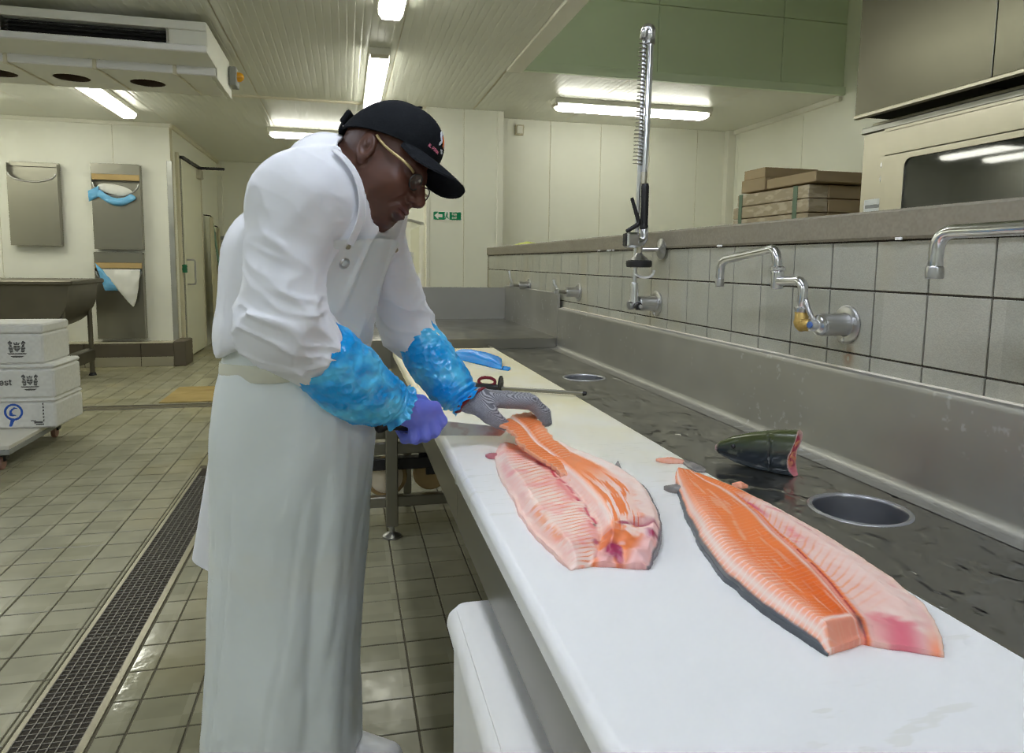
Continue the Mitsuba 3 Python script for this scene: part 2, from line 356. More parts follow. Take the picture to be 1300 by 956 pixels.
for a, b in ((1.46, 2.642), (2.642, 3.846), (3.846, 4.5)):
    for c, d in ((ZC+0.07, 3.48), (3.48, ZR)): part('panel', bx(a+0.003, b-0.003, 5.83, 5.85, c+0.003, d-0.003, .002), 'm_green', rc)
part('back', bx(1.44, 4.6, 5.845, 5.9, ZC+.06, ZR), 'm_trim', rc)
part('side', bx(1.43, 1.45, -2.62, 5.85, ZC, ZR), 'm_green', rc)
part('roof', bx(1.43, 4.6, -2.74, 5.9, ZR, ZR+.08), 'm_green', rc)

# ---- lamps
def lamp(x, y, L, along, front, label, ZC=ZC):
    k = thing('ceiling_lamp', label or 'unseen strip lamp on the ceiling, placed to light the room', 'lamp', 'fluorescent ceiling lamps')
    h, w = L/2, 0.075
    base = bx(-w*1.05, w*1.05, -h-0.02, h+0.02, -0.05, 0, .006); base.apply_translation([0, 0, ZC])
    # rounded-end diffuser
    pr = [(-w, -0.045), (-w, -0.075), (-w*0.72, -0.105), (w*0.72, -0.105), (w, -0.075), (w, -0.045)]
    V = []
    for t, s in ((-h, 0.55), (-h+0.025, 0.86), (-h+0.06, 1), (h-0.06, 1), (h-0.025, 0.86), (h, 0.55)):
        V += [[px*s, t, -0.045+(pz+0.045)*s] for px, pz in pr]
    F = grid_faces(6, 6)[:, ::-1].tolist() + [[0, i, i+1] for i in range(1, 5)] + [[30, 30+i+1, 30+i] for i in range(1, 5)]
    d = tm(V, F); d.apply_translation([0, 0, ZC])
    if d.face_normals[:, 2].mean() > 0: d.invert()
    caps = []
    for s in (-1, 1): caps.append(bx(-w*0.9, w*0.9, s*h-0.015, s*h+0.015, -0.075, -0.03, .006)); caps[-1].apply_translation([0, 0, ZC])
    for m in (base, d, *caps):
        if along == 'x': m.apply_transform(trimesh.transformations.rotation_matrix(np.pi/2, [0, 0, 1]))
        m.apply_translation([x, y, 0])
    col = (FRONT_COL*LAMP_POWER_FRONT if front else BACK_COL*LAMP_POWER_BACK)
    part('housing', base, 'm_trim_white', k)
    scene[k+'__diffuser'] = ply(d, 'm_diffuser', emitter={'type': 'area', 'radiance': {'type': 'rgb', 'value': col.tolist()}})
    for c in caps: part('end_cap', c, 'm_steel_warm', k)
for a in LAMPS: lamp(*a)

# ================================================================ low tiled wall with ledge
XW = 1.183
tw = struct('wall_tiled', 'low wall of square grey tiles under a grey ledge')
part('core', bx(XW+0.006, XW+0.20, -0.6, 5.90, 0, 1.335), 'm_grout', tw)
TW = 0.152
zrow = [(1.2164, 1.331), (1.0644, 1.2164), (0.9124, 1.0644), (0.76, 0.9124)]
wshape = {}
for r, (z0, z1) in enumerate(zrow):
    k = -9
    while True:
        y0 = 1.08+k*TW; y1 = min(y0+TW, 5.895); k += 1
        if y0 > 5.87: break
        s = (round(y1-y0, 4), round(z1-z0, 4))
        if s not in wshape:
            j = 0.0022; m = bx(0, 0.010, j, s[0]-j, j, s[1]-j, .0012); wshape[s] = ply(m, 'm_wtile')
        kk = fast_key('tile', tw)
        scene[kk] = {**wshape[s], 'to_world': T().translate([XW+0.0008*random.random(), y0, z0]).rotate([0, 0, 1], random.uniform(-.15, .15))}
part('ledge', bx(XW-0.012, XW+0.23, -0.6, 5.91, 1.333, 1.399, .006), 'm_ledge', tw)
part('end_trim', bx(XW-0.003, XW+0.012, 5.885, 5.905, 0.76, 1.333), 'm_ledge', tw)
# sill gap flakes of pale mortar under the ledge
part('mortar_fleck', cat([bx(XW-0.013, XW-0.010, y, y+w, 1.331, 1.337) for y, w in ((1.30, .018), (2.05, .03), (3.02, .045), (3.16, .03), (2.98, .02))]), 'm_white', tw, label='pale mortar flakes under the ledge')

# ================================================================ steel counter
ct = thing('steel_counter', 'long stainless steel fish counter with trough, skirt and upright splashback', 'counter')
CX0, CX1, XT, XS = 0.232, 0.750, 0.765, 1.153
CY0, CY1 = -0.5, 3.75
ZB, ZT = 0.83, 0.80
part('skirt', bx(CX0, CX0+0.003, CY0, 1.474, 0.695, ZB-0.016), 'm_steel_dark', ct)
part('skirt', bx(CX0, CX0+0.003, 1.478, CY1, 0.695, ZB-0.016), 'm_steel_dark', ct)
part('skirt_clip', bx(CX0-0.005, CX0+.001, 1.468, 1.482, 0.79, 0.812, .0015), 'm_chrome', ct)
part('board_bed', bx(CX0, XT+0.0, CY0, CY1, 0.775, 0.792), 'm_steel_dark', ct)
# trough pan with the two round chutes cut out
mat('m_chute', (0.56, 0.575, 0.62), 0.36, metal=1.0)
holes = [(0.9735, 1.138, 0.086), (0.962, 2.745, 0.080)]
poly = sbox(XT-0.01, CY0, XS+0.004, CY1)
for hx, hy, hr in holes: poly = poly.difference(Point(hx, hy).buffer(hr, 40))
pan = extrude(poly, 0.004); pan.apply_translation([0, 0, ZT-0.004])
part('trough_pan', pan, 'm_wet_steel', ct)
part('trough_lip', bx(XT-0.014, XT-0.002, CY0, CY1, 0.79, ZB-0.006, .002), 'm_steel_dark', ct)
for hx, hy, hr in holes:
    prof = [(hr-0.004, -0.16), (hr-0.003, -0.004), (hr, 0.0015), (hr+0.005, 0.003), (hr+0.009, 0.0012), (hr+0.0095, 0.0)]
    ch = lathe(prof, 48, 'z', (hx, hy, ZT))
    part('chute_ring', ch, 'm_chute', ct, smooth=40, label='round waste chute in the trough')
    part('chute_bottom', lathe([(0.0, -0.155), (hr, -0.155)], 32, 'z', (hx, hy, ZT)), 'm_steel_dark', ct)
# cove between trough and splashback, splashback, its rolled top edge
a = np.linspace(0, np.pi/2, 8); rr = 0.022
pts = [(XS-rr+rr*np.sin(t), ZT+0.0015+rr-rr*np.cos(t)) for t in a]
pts = [(XS-rr-0.03, ZT+0.0012)] + pts + [(XS, 1.012), (XS+0.002, 1.022), (XS+0.008, 1.027), (XS+0.028, 1.027)]
y0, y1 = CY0, 3.755
V = [[x, y, z] for y in (y0, y1) for x, z in pts]; k = len(pts)
part('splashback', tm(V, grid_faces(2, k)), 'm_splash', ct, smooth=40)
part('splash_end', bx(XS, XS+0.028, 3.750, 3.755, 0.78, 1.027), 'm_splash', ct)
mat('m_bead', (0.62, 0.58, 0.50), 0.5)
part('sealant_bead', bx(XS+0.020, XW+0.002, CY0, 3.755, 1.022, 1.0295, .002), 'm_bead', ct)
for y in (-0.3, 3.6):
    for x in (0.30, 1.08): part('leg', bx(x-0.02, x+0.02, y-0.02, y+0.02, 0.0, 0.78, .002), 'm_steel_dark', ct)
part('under_rail', bx(0.29, 0.31, CY0+.1, CY1-.1, 0.75, 0.776), 'm_steel_dark', ct)

# ---- cutting board
def board_col(p, n, uv):
    s = smoothstep(0.9, 2.5, p.y + 0.7*(p.x-0.45) + 0.35*(fbm(p.x*6, p.y*6, 0, 3)-0.5))
    c = mix((0.82, 0.82, 0.82), (0.76, 0.70, 0.46), 0.85*s*(0.55+0.75*fbm(p.x*11, p.y*7, 4, 3)))
    sc = smoothstep(0.66, 0.78, fbm(p.x*24, p.y*90, 8, 3))*smoothstep(0.45, 0.6, fbm(p.x*4, p.y*4, 6, 2))
    c = mix(c, (0.62, 0.60, 0.50), 0.25*sc)
    blood = smoothstep(0.09, 0.0, dr.sqrt(dr.square((p.x-0.33)*1.3)+dr.square(p.y-1.60)))
    return mix(c, (0.80, 0.55, 0.50), 0.25*blood*fbm(p.x*40, p.y*40, 1, 2))
mat('m_board', board_col, lambda p, n, uv: 0.30+0.2*fbm(p.x*18, p.y*18, 2, 3), spec=0.45, bump=lambda p, n, uv: 0.00035*fbm(p.x*30, p.y*120, 0, 3))
cb = thing('cutting_board', 'long white plastic cutting board with yellow stains on the steel counter', 'cutting board')
pf = [(CX0-0.004, 0.795), (CX0-0.004, 0.814)] + [(CX0-0.004+0.016-0.016*np.cos(t), 0.814+0.016*np.sin(t)) for t in np.linspace(0.2, np.pi/2, 7)] + [(CX1-0.006, ZB), (CX1-0.001, ZB-0.002), (CX1, ZB-0.006), (CX1, 0.795)]
pb = Polygon(pf); mb = extrude(pb, 3.98); place(mb, [0, 3.56, 0], [1, 0, 0], [0, 0, 1])
body(cb, mb, 'm_board', smooth=35)

# ================================================================ things along the far walls
mat('m_kerb_dark', (0.105, 0.088, 0.062), 0.55)
mat('m_kerb', (0.36, 0.335, 0.245), 0.5)
kb = struct('trim_1', 'low tiled kerb ledge along the foot of the pale wall')
for a, b in ((-4.6, -3.56), (-3.56, -2.96), (-2.96, -2.36), (-2.36, -2.0)):
    part('tile', bx(a+.003, b-.003, 9.0, 9.012, 0.118, 0.268, .003), 'm_kerb_dark', kb)
    part('tile', bx(a+.003, b-.003, 9.002, 9.012, 0.0, 0.114, .003), 'm_kerb', kb)
    part('tile', bx(a+.003, b-.003, 9.0, 9.215, 0.27, 0.282, .003), 'm_kerb', kb)
part('core', bx(-4.6, -2.0, 9.012, 9.3, 0, 0.27), 'm_grout', kb)
part('end_post', bx(-2.0, -1.86, 8.97, 9.36, 0, 0.30, .01), 'm_kerb_dark', kb)

# ---- dispensers of disposable aprons
mat('m_steel_disp', (0.29, 0.28, 0.235), 0.32, metal=1.0)
mat('m_carton', lambda p, n, uv: mix((0.42, 0.29, 0.12), (0.52, 0.37, 0.17), fbm(p.x*6, p.y*6, p.z*20, 3)), 0.75)
mat('m_blue_film', lambda p, n, uv: mix((0.08, 0.36, 0.68), (0.25, 0.55, 0.80), fbm(p.x*18, p.y*18, p.z*18, 3)), 0.3)
mat('m_white_film', (0.74, 0.74, 0.70), 0.4)
def arc(cx, cz, rx, rz, a0, a1, n=14): return [(cx+rx*np.cos(t), cz+rz*np.sin(t)) for t in np.linspace(a0, a1, n)]
def dispenser(x0, x1, z0, z1, style, label):
    d = thing('apron_dispenser', label, 'dispenser', 'steel wall dispensers')
    yb, yf = 9.199, 9.100; w = x1-x0
    part('back_plate', bx(x0, x1, yb-0.012, yb, z0, z1, .003), 'm_steel_disp', d)
    for s, a in ((1, x0), (-1, x1)):
        part('side', bx(a, a+s*0.004, yf+.004, yb-.012, z0, z1-0.02, .001), 'm_steel_disp', d)
    zt = z1-0.13 if style == 0 else z1-0.22
    dip = 0.095 if style == 0 else 0.15
    cut = arc((x0+x1)/2, zt, w/2-0.015, dip, 0, -np.pi)
    pl = Polygon([(x0, z0), (x1, z0), (x1, zt)] + cut + [(x0, zt)])
    m = extrude(pl, 0.004); place(m, [0, yf+.004, 0], [1, 0, 0], [0, 0, 1])
    part('front', m, 'm_steel_disp', d)
    part('bottom', bx(x0, x1, yf, yb, z0, z0+.004), 'm_steel_disp', d)
    lip = np.array([(x, yf-0.002, z) for x, z in cut]); part('rolled_lip', tube(lip, 0.009, 8), 'm_chrome_worn', d, smooth=True)
    if style:
        part('flap', bx(x0, x1, yf, yf+.004, z1-0.12, z1-0.0, .001), 'm_steel_disp', d)
        part('carton_strip', bx(x0+.006, x1-.006, yf+.005, yf+.02, z1-0.185, z1-0.115), 'm_carton', d, label='brown carton edge')
    else:
        part('top_rail', bx(x0, x1, yb-.03, yb-.012, z1-0.05, z1, .003), 'm_steel_disp', d)
    return d
def film(name, label, cat_, cx, cz, rx, rz, mt, y=9.12, seed=0, shape=None, d=0.03):
    n, mm = 14, 24
    u, v = np.meshgrid(np.linspace(-1, 1, mm), np.linspace(-1, 1, n), indexing='ij')
    X, Z = cx+u*rx, cz+v*rz
    if shape: X, Z = shape(u, v)
    q = np.stack([X*14, Z*14, 0*X+seed], -1)
    bulge = np.clip(1-u**2, 0, 1)**.5*np.clip(1-v**2, 0, 1)**.5
    Y = y-0.02-d*bulge-0.03*meshkit.fbm(q, 3, seed)
    V = np.stack([X, Y, Z], -1).reshape(-1, 3); V2 = V+[0, 0.006, 0]
    F = grid_faces(mm, n)
    return tm(np.vstack([V, V2]), np.vstack([F, F[:, ::-1]+len(V)]))
dispenser(-3.676, -3.17, 1.40, 2.338, 0, 'empty steel wall dispenser with a curved scoop front, leftmost, above the basin')
dispenser(-2.826, -2.315, 1.372, 2.35, 1, 'upper of two steel dispensers on the wall, blue and white film in its mouth')
dispenser(-2.838, -2.326, 0.322, 1.337, 1, 'lower of two steel dispensers, white film hanging far out of its mouth')
k = thing('blue_film', 'crumpled blue plastic aprons bulging from the upper steel dispenser', 'plastic film')
part('fold', film('', '', '', -2.57, 1.98, .20, .10, 0, y=9.115, seed=2, shape=lambda u, v: (-2.57+u*.21*(1-.25*v*v), 1.985-0.07*(1-u*u)+v*.045-.02*u), d=.035), 'm_blue_film', k, smooth=True)
part('fold', film('', '', '', 0, 0, 0, 0, 0, y=9.115, seed=4, shape=lambda u, v: (-2.80+u*.055, 2.0+v*.06+u*.03), d=.02), 'm_blue_film', k, smooth=True)
k = thing('white_film', 'white plastic sheet above the blue film in the upper steel dispenser', 'plastic film')
body(k, film('', '', '', 0, 0, 0, 0, 0, y=9.135, seed=3, shape=lambda u, v: (-2.58+u*.19, 2.055+v*.06*(1-u*u)**.5-0.03*u), d=.02), 'm_white_film', smooth=True)
k = thing('blue_film', 'blue plastic aprons drooping to the left from the lower steel dispenser', 'plastic film')
part('fold', film('', '', '', 0, 0, 0, 0, 0, y=9.105, seed=5, shape=lambda u, v: (-2.72+u*.10-(v+1)*-.02*0+0.05*(1-v)*.9, 1.0+v*.11*(1-.45*u)-0.05*u), d=.03), 'm_blue_film', k, smooth=True)
part('fold', film('', '', '', 0, 0, 0, 0, 0, y=9.105, seed=6, shape=lambda u, v: (-2.42+u*.05*(1+v*.6), 1.07+v*.06), d=.02), 'm_blue_film', k, smooth=True)
k = thing('white_film', 'white plastic sheet hanging in a long point from the lower steel dispenser', 'plastic film')
body(k, film('', '', '', 0, 0, 0, 0, 0, y=9.085, seed=7, shape=lambda u, v: (-2.44+(u*.20)*((v+1)/2)**.8-0.10*((v+1)/2)+.02*(1-v)*.3, 0.92+v*.22), d=.03), 'm_white_film', smooth=True)

# ---- sliding door in the passage
d1 = struct('door_1', 'cream sliding door with a long loop handle')
part('leaf', bx(-2.0, -1.955, 9.60, 10.72, 0.03, 2.50, .006), 'm_panel_door', d1)
part('frame', bx(-2.0, -1.965, 9.44, 9.52, 0.03, 2.56, .005), 'm_trim', d1)
part('frame', bx(-2.0, -1.965, 10.80, 10.88, 0.03, 2.56, .005), 'm_trim', d1)
part('edge_gap', bx(-1.999, -1.968, 9.53, 9.60, 0.03, 2.50), 'm_steel_dark', d1)
part('rail', bx(-1.99, -1.93, 9.60, 10.72, 2.50, 2.54, .004), 'm_black', d1)
part('rail_arm', bx(-1.96, -1.62, 10.62, 10.66, 2.50, 2.535, .004), 'm_black', d1)
part('closer_box', bx(-1.97, -1.90, 10.45, 10.66, 2.36, 2.48, .006), 'm_steel_warm', d1)
part('handle', tube(bend_path([(-1.955, 9.68, 1.26), (-1.86, 9.68, 1.26), (-1.86, 9.68, 0.95), (-1.955, 9.68, 0.95)], .03), 0.011, 10), 'm_chrome_worn', d1, smooth=True)
mat('m_green_box', (0.01, 0.13, 0.06), 0.4)
part('release_button', bx(-1.965, -1.92, 9.44, 9.52, 1.10, 1.20, .005), 'm_green_box', d1, label='small green door release box')
# ---- aprons on hooks, squeegee, bin
mat('m_old_apron', lambda p, n, uv: mix((0.50, 0.46, 0.29), (0.60, 0.57, 0.42), fbm(p.x*5, p.y*5, p.z*2, 3)), 0.5)
def hanging(x, y, w, z0, z1, seed):
    n, mm = 22, 26
    u, v = np.meshgrid(np.linspace(0, 1, mm), np.linspace(0, 1, n), indexing='ij')
    fl_ = .5+.5*v
    Y = y+(u-.5)*w*(0.25+.75*np.minimum(1, v*2.2)); X = x+0.03*np.sin(u*17+seed)*fl_+0.03*meshkit.fbm(np.stack([u*5, v*2, 0*u+seed], -1), 3)+.03*v
    Z = z1-(z1-z0)*v-0.05*np.sin(u*9+seed)*v
    V = np.stack([X, Y, Z], -1).reshape(-1, 3); F = grid_faces(mm, n)
    return tm(np.vstack([V, V+[0.004, 0, 0]]), np.vstack([F, F[:, ::-1]+len(V)]))
for i, (y, z0, z1, lab) in enumerate(((11.12, 0.22, 1.88, 'yellowed apron hanging by the sliding door, nearer of two'), (11.62, 0.30, 1.75, 'yellowed apron hanging on the passage wall, farther of two'))):
    k = thing('hanging_apron', lab, 'apron', 'aprons hanging in the passage')
    part('cloth', hanging(-1.91, y, .44, z0, z1, i*2.1), 'm_old_apron', k, smooth=True)
    part('hook', tube(bend_path([(-2.0, y, z1+.03), (-1.90, y, z1+.02), (-1.885, y, z1-.03), (-1.90, y, z1-.05)], .02), .008, 8), 'm_black', k, smooth=True)
mat('m_green_pole', (0.20, 0.33, 0.24), 0.45)
k = thing('squeegee', 'green handled squeegee leaning beside the hanging aprons', 'squeegee')
part('pole', tube([(-1.93, 11.34, 1.90), (-1.70, 11.30, 0.05)], .016, 10), 'm_green_pole', k, smooth=30)
part('blade', bx(-1.78, -1.62, 11.1, 11.5, 0.0, 0.05, .006), 'm_black', k)
k = thing('grey_bin', 'grey bin at the end of the passage, half hidden by the white coat', 'bin')
mat('m_bin_grey', (0.25, 0.26, 0.25), 0.5); mat('m_bin_blue', (0.42, 0.46, 0.62), 0.5)
part('body', bx(-1.76, -1.30, 11.9, 12.3, 0, 0.55, .02), 'm_bin_blue', k); part('lid', bx(-1.79, -1.27, 11.87, 12.33, 0.55, 0.88, .03), 'm_bin_grey', k)
k = thing('wall_bracket', 'small grey bracket on the passage wall above the hanging aprons', 'bracket')
part('plate', bx(-2.0, -1.98, 12.0, 12.18, 1.42, 1.70, .004), 'm_bin_grey', k); part('arm', bx(-1.98, -1.72, 12.06, 12.12, 1.58, 1.64, .006), 'm_bin_grey', k)

# ---- door and fittings on the wall side behind the man
d2 = struct('door_2', 'cream door on the wall side behind the man')
part('leaf', bx(0.79, 0.823, 7.80, 8.84, 0.02, 1.66, .006), 'm_panel_door', d2)
part('frame', bx(0.785, 0.823, 7.55, 7.74, 0.02, 1.66, .008), 'm_trim_white', d2)
part('hinge', bx(0.770, 0.80, 7.58, 7.72, 1.05, 1.15, .008), 'm_white', d2)
part('closer_arm', tube([(0.80, 7.56, 1.672), (0.77, 8.45, 1.755), (0.79, 9.2, 1.80)], 0.018, 8), 'm_chrome_worn', d2, smooth=30)
mat('m_blue_panel', (0.01, 0.07, 0.42), 0.4)
k = thing('blue_plastic_board', 'deep blue plastic board on the wall behind the man', 'board')
body(k, bx(0.79, 0.817, 8.45, 9.80, 0.92, 1.39, .006), 'm_blue_panel')

# ---- exit sign
mat('m_sign_green', (0.0, 0.20, 0.085), 0.4); mat('m_sign_white', (0.82, 0.84, 0.80), 0.4)
k = thing('exit_sign', 'green and white fire exit sign on the pale wall behind the cap', 'sign')
sx0, sx1, sz0, sz1, sy = 0.897, 1.195, 1.708, 1.797, 7.42
part('plate', bx(sx0, sx1, sy-.006, sy, sz0, sz1, .001), 'm_sign_white', k)
part('green_field', bx(sx0+.004, sx0+.122, sy-.008, sy-.004, sz0+.004, sz1-.004), 'm_sign_green', k)
part('green_field', bx(sx0+.172, sx1-.004, sy-.008, sy-.004, sz0+.004, sz1-.004), 'm_sign_green', k)
ar = Polygon([(0.012, 0.045), (0.055, 0.083), (0.055, 0.060), (0.098, 0.060), (0.098, 0.030), (0.055, 0.030), (0.055, 0.006)])
m = extrude(ar, 0.002); place(m, [sx0, sy-.008, sz0], [1, 0, 0], [0, 0, 1]); part('arrow', m, 'm_sign_white', k)
fig = unary_union([Point(.146, .073).buffer(.007), Polygon([(.138, .064), (.150, .066), (.146, .042), (.134, .040)]), Polygon([(.136, .044), (.146, .044), (.158, .026), (.166, .018), (.160, .014), (.150, .022)]), Polygon([(.134, .044), (.142, .040), (.134, .024), (.128, .010), (.121, .012), (.128, .028)]), Polygon([(.148, .062), (.160, .052), (.158, .048), (.146, .056)])])
m = extrude(fig, 0.002); place(m, [sx0, sy-.008, sz0], [1, 0, 0], [0, 0, 1]); part('running_figure', m, 'm_sign_green', k)
for i, t in enumerate(('Fire', 'exit')):
    m = meshkit.text_mesh(t, 0.022, 0.002, True); place(m, [sx0+.196, sy-.0082, sz0+.052-.034*i], [1, 0, 0], [0, 0, 1]); part('lettering', m, 'm_sign_white', k)
k = thing('switch_box', 'small beige box high on the pale wall right of the corner post', 'box')
part('box', bx(1.84, 1.935, 7.71, 7.75, 2.675, 2.785, .005), 'm_trim', k); part('cover', bx(1.855, 1.92, 7.700, 7.712, 2.69, 2.77, .004), 'm_trim_white', k)

# ---- ceiling cooling unit
mat('m_cool', (0.70, 0.70, 0.64), 0.45); mat('m_cool_edge', (0.76, 0.76, 0.76), 0.4)
k = thing('cooling_unit', 'long white ceiling cooling unit with dark grille and round fan holes', 'air cooler')
CL, CR = -4.0, -0.86
part('upper_case', cat([bx(CR-0.235, CR, 5.12, 6.0, 2.63, 2.79, .004), bx(CL, -2.045, 5.12, 6.0, 2.63, 2.79, .004), bx(-2.045, -1.095, 5.30, 6.0, 2.63, 2.79)]), 'm_cool', k)
part('top_plate', bx(CL, CR, 5.10, 6.05, 2.745, 2.80, .003), 'm_cool', k)
part('grille_back', bx(-2.045, -1.095, 5.22, 5.24, 2.64, 2.745), 'm_black_matt', k)
for i in range(4): part('slat', rot(bx(-2.045, -1.095, 5.125, 5.165, 2.652+i*.025, 2.6545+i*.025), 0.5, [1, 0, 0], [0, 5.14, 2.653+i*.025]), 'm_black', k)
part('grille_frame', bx(-1.105, -1.090, 5.10, 5.16, 2.64, 2.75, .003), 'm_steel_dark', k)
part('grille_frame', bx(-2.055, -2.040, 5.10, 5.16, 2.64, 2.75, .003), 'm_steel_dark', k)
part('front_lip', bx(CL, CR, 5.085, 5.12, 2.607, 2.65, .006), 'm_cool_edge', k)
pl = Polygon([(5.09, 2.610), (5.12, 2.607), (5.46, 2.60), (5.46, 2.64), (5.09, 2.64)])
m = extrude(pl, CR-CL); place(m, [CL, 0, 0], [0, 1, 0], [0, 0, 1]); part('underside', m, 'm_cool', k)
part('second_lip', bx(CL, CR-.01, 5.44, 5.47, 2.546, 2.625, .006), 'm_cool_edge', k)
tray = sbox(CL, 5.45, CR, 6.09)
fans = [(-1.39, 5.80), (-1.885, 5.79), (-2.35, 5.79), (-2.83, 5.79), (-3.3, 5.79)]
for fx, fy in fans: tray = tray.difference(Point(fx, fy).buffer(0.118, 24))
m = extrude(tray, 0.004); m.apply_translation([0, 0, 2.545]); part('fan_plate', m, 'm_cool', k)
mat('m_fan_dark', (0.07, 0.045, 0.025), 0.7)
for fx, fy in fans:
    f = part('fan', lathe([(0.118, 0.0), (0.116, 0.05), (0.0, 0.055)], 24, 'z', (fx, fy, 2.548)), 'm_fan_dark', k, smooth=40, label='round dark fan hole')
part('main_case', bx(CL, CR-.01, 5.46, 6.10, 2.612, 2.80, .004), 'm_cool', k)
for x in (-0.90, CR-.004): part('end_plate', bx(x-.004, x+.004, 5.47, 6.12, 2.535, 2.75 if x > -.88 else 2.60, .002), 'm_cool', k)
for x in (-2.16, -1.63, -1.13):
    part('bracket', bx(x-.012, x+.012, 5.432, 5.446, 2.535, 2.60, .002), 'm_trim', k)
    part('strap', tube([(x, 5.44, 2.54), (x+.02, 5.52, 2.541), (x+.06, 6.05, 2.541)], .006, 6), 'm_trim', k)
    for s in (-.035, .035): part('bolt', lathe([(0, 0), (.012, 0), (.012, .01), (0, .012)], 8, '-y', (x+s, 5.44, 2.612)), 'm_black', k)
for x in (-2.6, -1.0): part('hanger', bx(x-.03, x+.03, 5.3, 5.36, 2.79, 2.85), 'm_steel_dark', k)
mat('m_amber', (0.75, 0.36, 0.02), 0.3)
part('junction_box', bx(-0.855, -0.80, 5.96, 6.12, 2.61, 2.75, .006), 'm_bin_grey', k)
part('warning_light', lathe([(0, 0.05), (.02, .045), (.035, .025), (.038, 0)], 14, 'x', (-0.80, 6.02, 2.685)), 'm_amber', k, smooth=40, label='small amber light')

# ---- steel basin on the left, polystyrene boxes on a dolly
mat('m_basin', lambda p, n, uv: mix((0.12, 0.11, 0.085), (0.17, 0.155, 0.12), fbm(p.x*5, p.y*5, p.z*5, 3)), 0.38, metal=0.8)
k = thing('steel_basin', 'dark steel basin with a rounded belly standing on legs by the pale wall', 'basin')
ys = np.linspace(7.62, 8.45, 6); sec = []
out = [(-4.5, 1.0)] + [(-4.5, .56)] + [(-2.62-0.34+0.34*np.cos(t), 0.93+0.40*np.sin(t)) for t in np.linspace(-np.pi/2, 0, 10)] + [(-2.615, 1.0)]
V, n = [], len(out)
for y in ys:
    s = 1-0.05*abs((y-8.03)/.42)
    V += [[x, y, 1.0-(1.0-z)*s] for x, z in out]
F = grid_faces(6, n).tolist()
for e, fl_ in ((0, 1), (5, 0)):
    for i in range(1, n-1): F.append([e*n, e*n+i, e*n+i+1] if fl_ else [e*n, e*n+i+1, e*n+i])
part('bowl', tm(V, F), 'm_basin', k, smooth=30)
part('rim', bx(-4.52, -2.56, 7.56, 8.50, 1.0, 1.048, .012), 'm_basin', k)
for x, y in ((-2.69, 7.66), (-2.69, 8.40), (-4.3, 7.66)):
    part('leg', tube([(x+.0, y, 1.0), (x, y, 0.012)], .024, 10), 'm_basin', k, smooth=30)
    part('foot', lathe([(0, 0), (.04, 0), (.03, .03), (0, .04)], 10, 'z', (x, y, 0)), 'm_black', k)
part('brace', bx(-2.76, -2.66, 7.64, 8.42, 0.16, 0.29, .01), 'm_basin', k)
mat('m_poly', lambda p, n, uv: mix((0.66, 0.66, 0.64), (0.74, 0.74, 0.72), noise(p.x*60, p.y*60, p.z*60)), 0.7, bump=lambda p, n, uv: 0.0015*voronoi(p.x*70+p.z*30, p.y*70+p.z*50)[0])
mat('m_print', (0.10, 0.10, 0.10), 0.7); mat('m_print_blue', (0.03, 0.10, 0.45), 0.6)
def crest(w):
    s = w
    sh = unary_union([Polygon([(-.16, .05), (.16, .05), (.16, -.12), (0, -.30), (-.16, -.12)]), Polygon([(-.12, .10), (.12, .10), (.16, .24), (.06, .18), (0, .28), (-.06, .18), (-.16, .24)])])
    for q in (-1, 1):
        sh = unary_union([sh, Polygon([(q*.2, -.30), (q*.34, -.33), (q*.42, -.1), (q*.36, .08), (q*.45, .22), (q*.33, .34), (q*.22, .22), (q*.27, .05), (q*.2, -.05)])])
    sh = sh.difference(unary_union([Polygon([(-.012, .05), (.012, .05), (.012, -.3), (-.012, -.3)]), Polygon([(-.16, -.06), (.16, -.06), (.16, -.085), (-.16, -.085)])] + [Polygon([(q*.24, y), (q*.40, y+.05), (q*.40, y+.085), (q*.24, y+.03)]) for q in (-1, 1) for y in (-.22, -.08, .10)] + [Polygon([(-.1, .15), (.1, .15), (.1, .17), (-.1, .17)])]))
    base = Polygon([(-.5, -.36), (.5, -.36), (.42, -.43), (-.42, -.43)])
    rib = Polygon([(-.36, -.52), (0, -.50), (.36, -.52), (.20, -.60), (-.20, -.60)])
    import shapely.affinity as af
    return af.scale(unary_union([sh, base, rib]), s, s, origin=(0, 0))
def on_front(poly, x, y, z, d=0.0012):
    gs = getattr(poly, 'geoms', [poly]); m = cat([extrude(g, d) for g in gs]); place(m, [x, y, z], [1, 0, 0], [0, 0, 1]); return m
def poly_box(x1, y0, z0, z1, label, lid, prints, skew):
    b = thing('polystyrene_box', label, 'box', 'stacked polystyrene boxes'); x0 = x1-0.60; y1 = y0+0.42
    zl = z1-lid
    ms = [part('body', bx(x0, x1, y0, y1, z0, zl-.003, .012), 'm_poly', b), part('lid', bx(x0-.002, x1+.002, y0-.002, y1+.002, zl, z1, .012), 'm_poly', b)]
    for nm, m, mt_ in prints: ms.append(part(nm, m, mt_, b))
    for q in ms: scene[q]['to_world'] = T().translate([x1, y0, 0]).rotate([0, 0, 1], skew).translate([-x1, -y0, 0])
    return b
yb = 5.05
ring = Point(0, 0).buffer(.055, 24).difference(Point(0, 0).buffer(.042, 24)).union(Polygon([(-.018, -.045), (.004, -.05), (-.016, -.095), (-.03, -.092)]))
swo = Polygon([(.03, .022), (.008, .03), (-.02, .008), (-.024, -.022), (-.005, -.03), (.02, -.022), (-.002, -.018), (-.008, .0), (.004, .016)])
tl = lambda t, h, x, z: place(meshkit.text_mesh(t, h, 0.0012, True), [x, yb-.0012, z], [1, 0, 0], [0, 0, 1])
dots = unary_union([sbox(-.004, -.065+i*.022, .004, -.053+i*.022) for i in range(6)])
mk = unary_union([sbox(-.05, .008, -.02, .014), sbox(-.03, -.006, .02, .006), sbox(-.02, -.018, .026, -.01)])
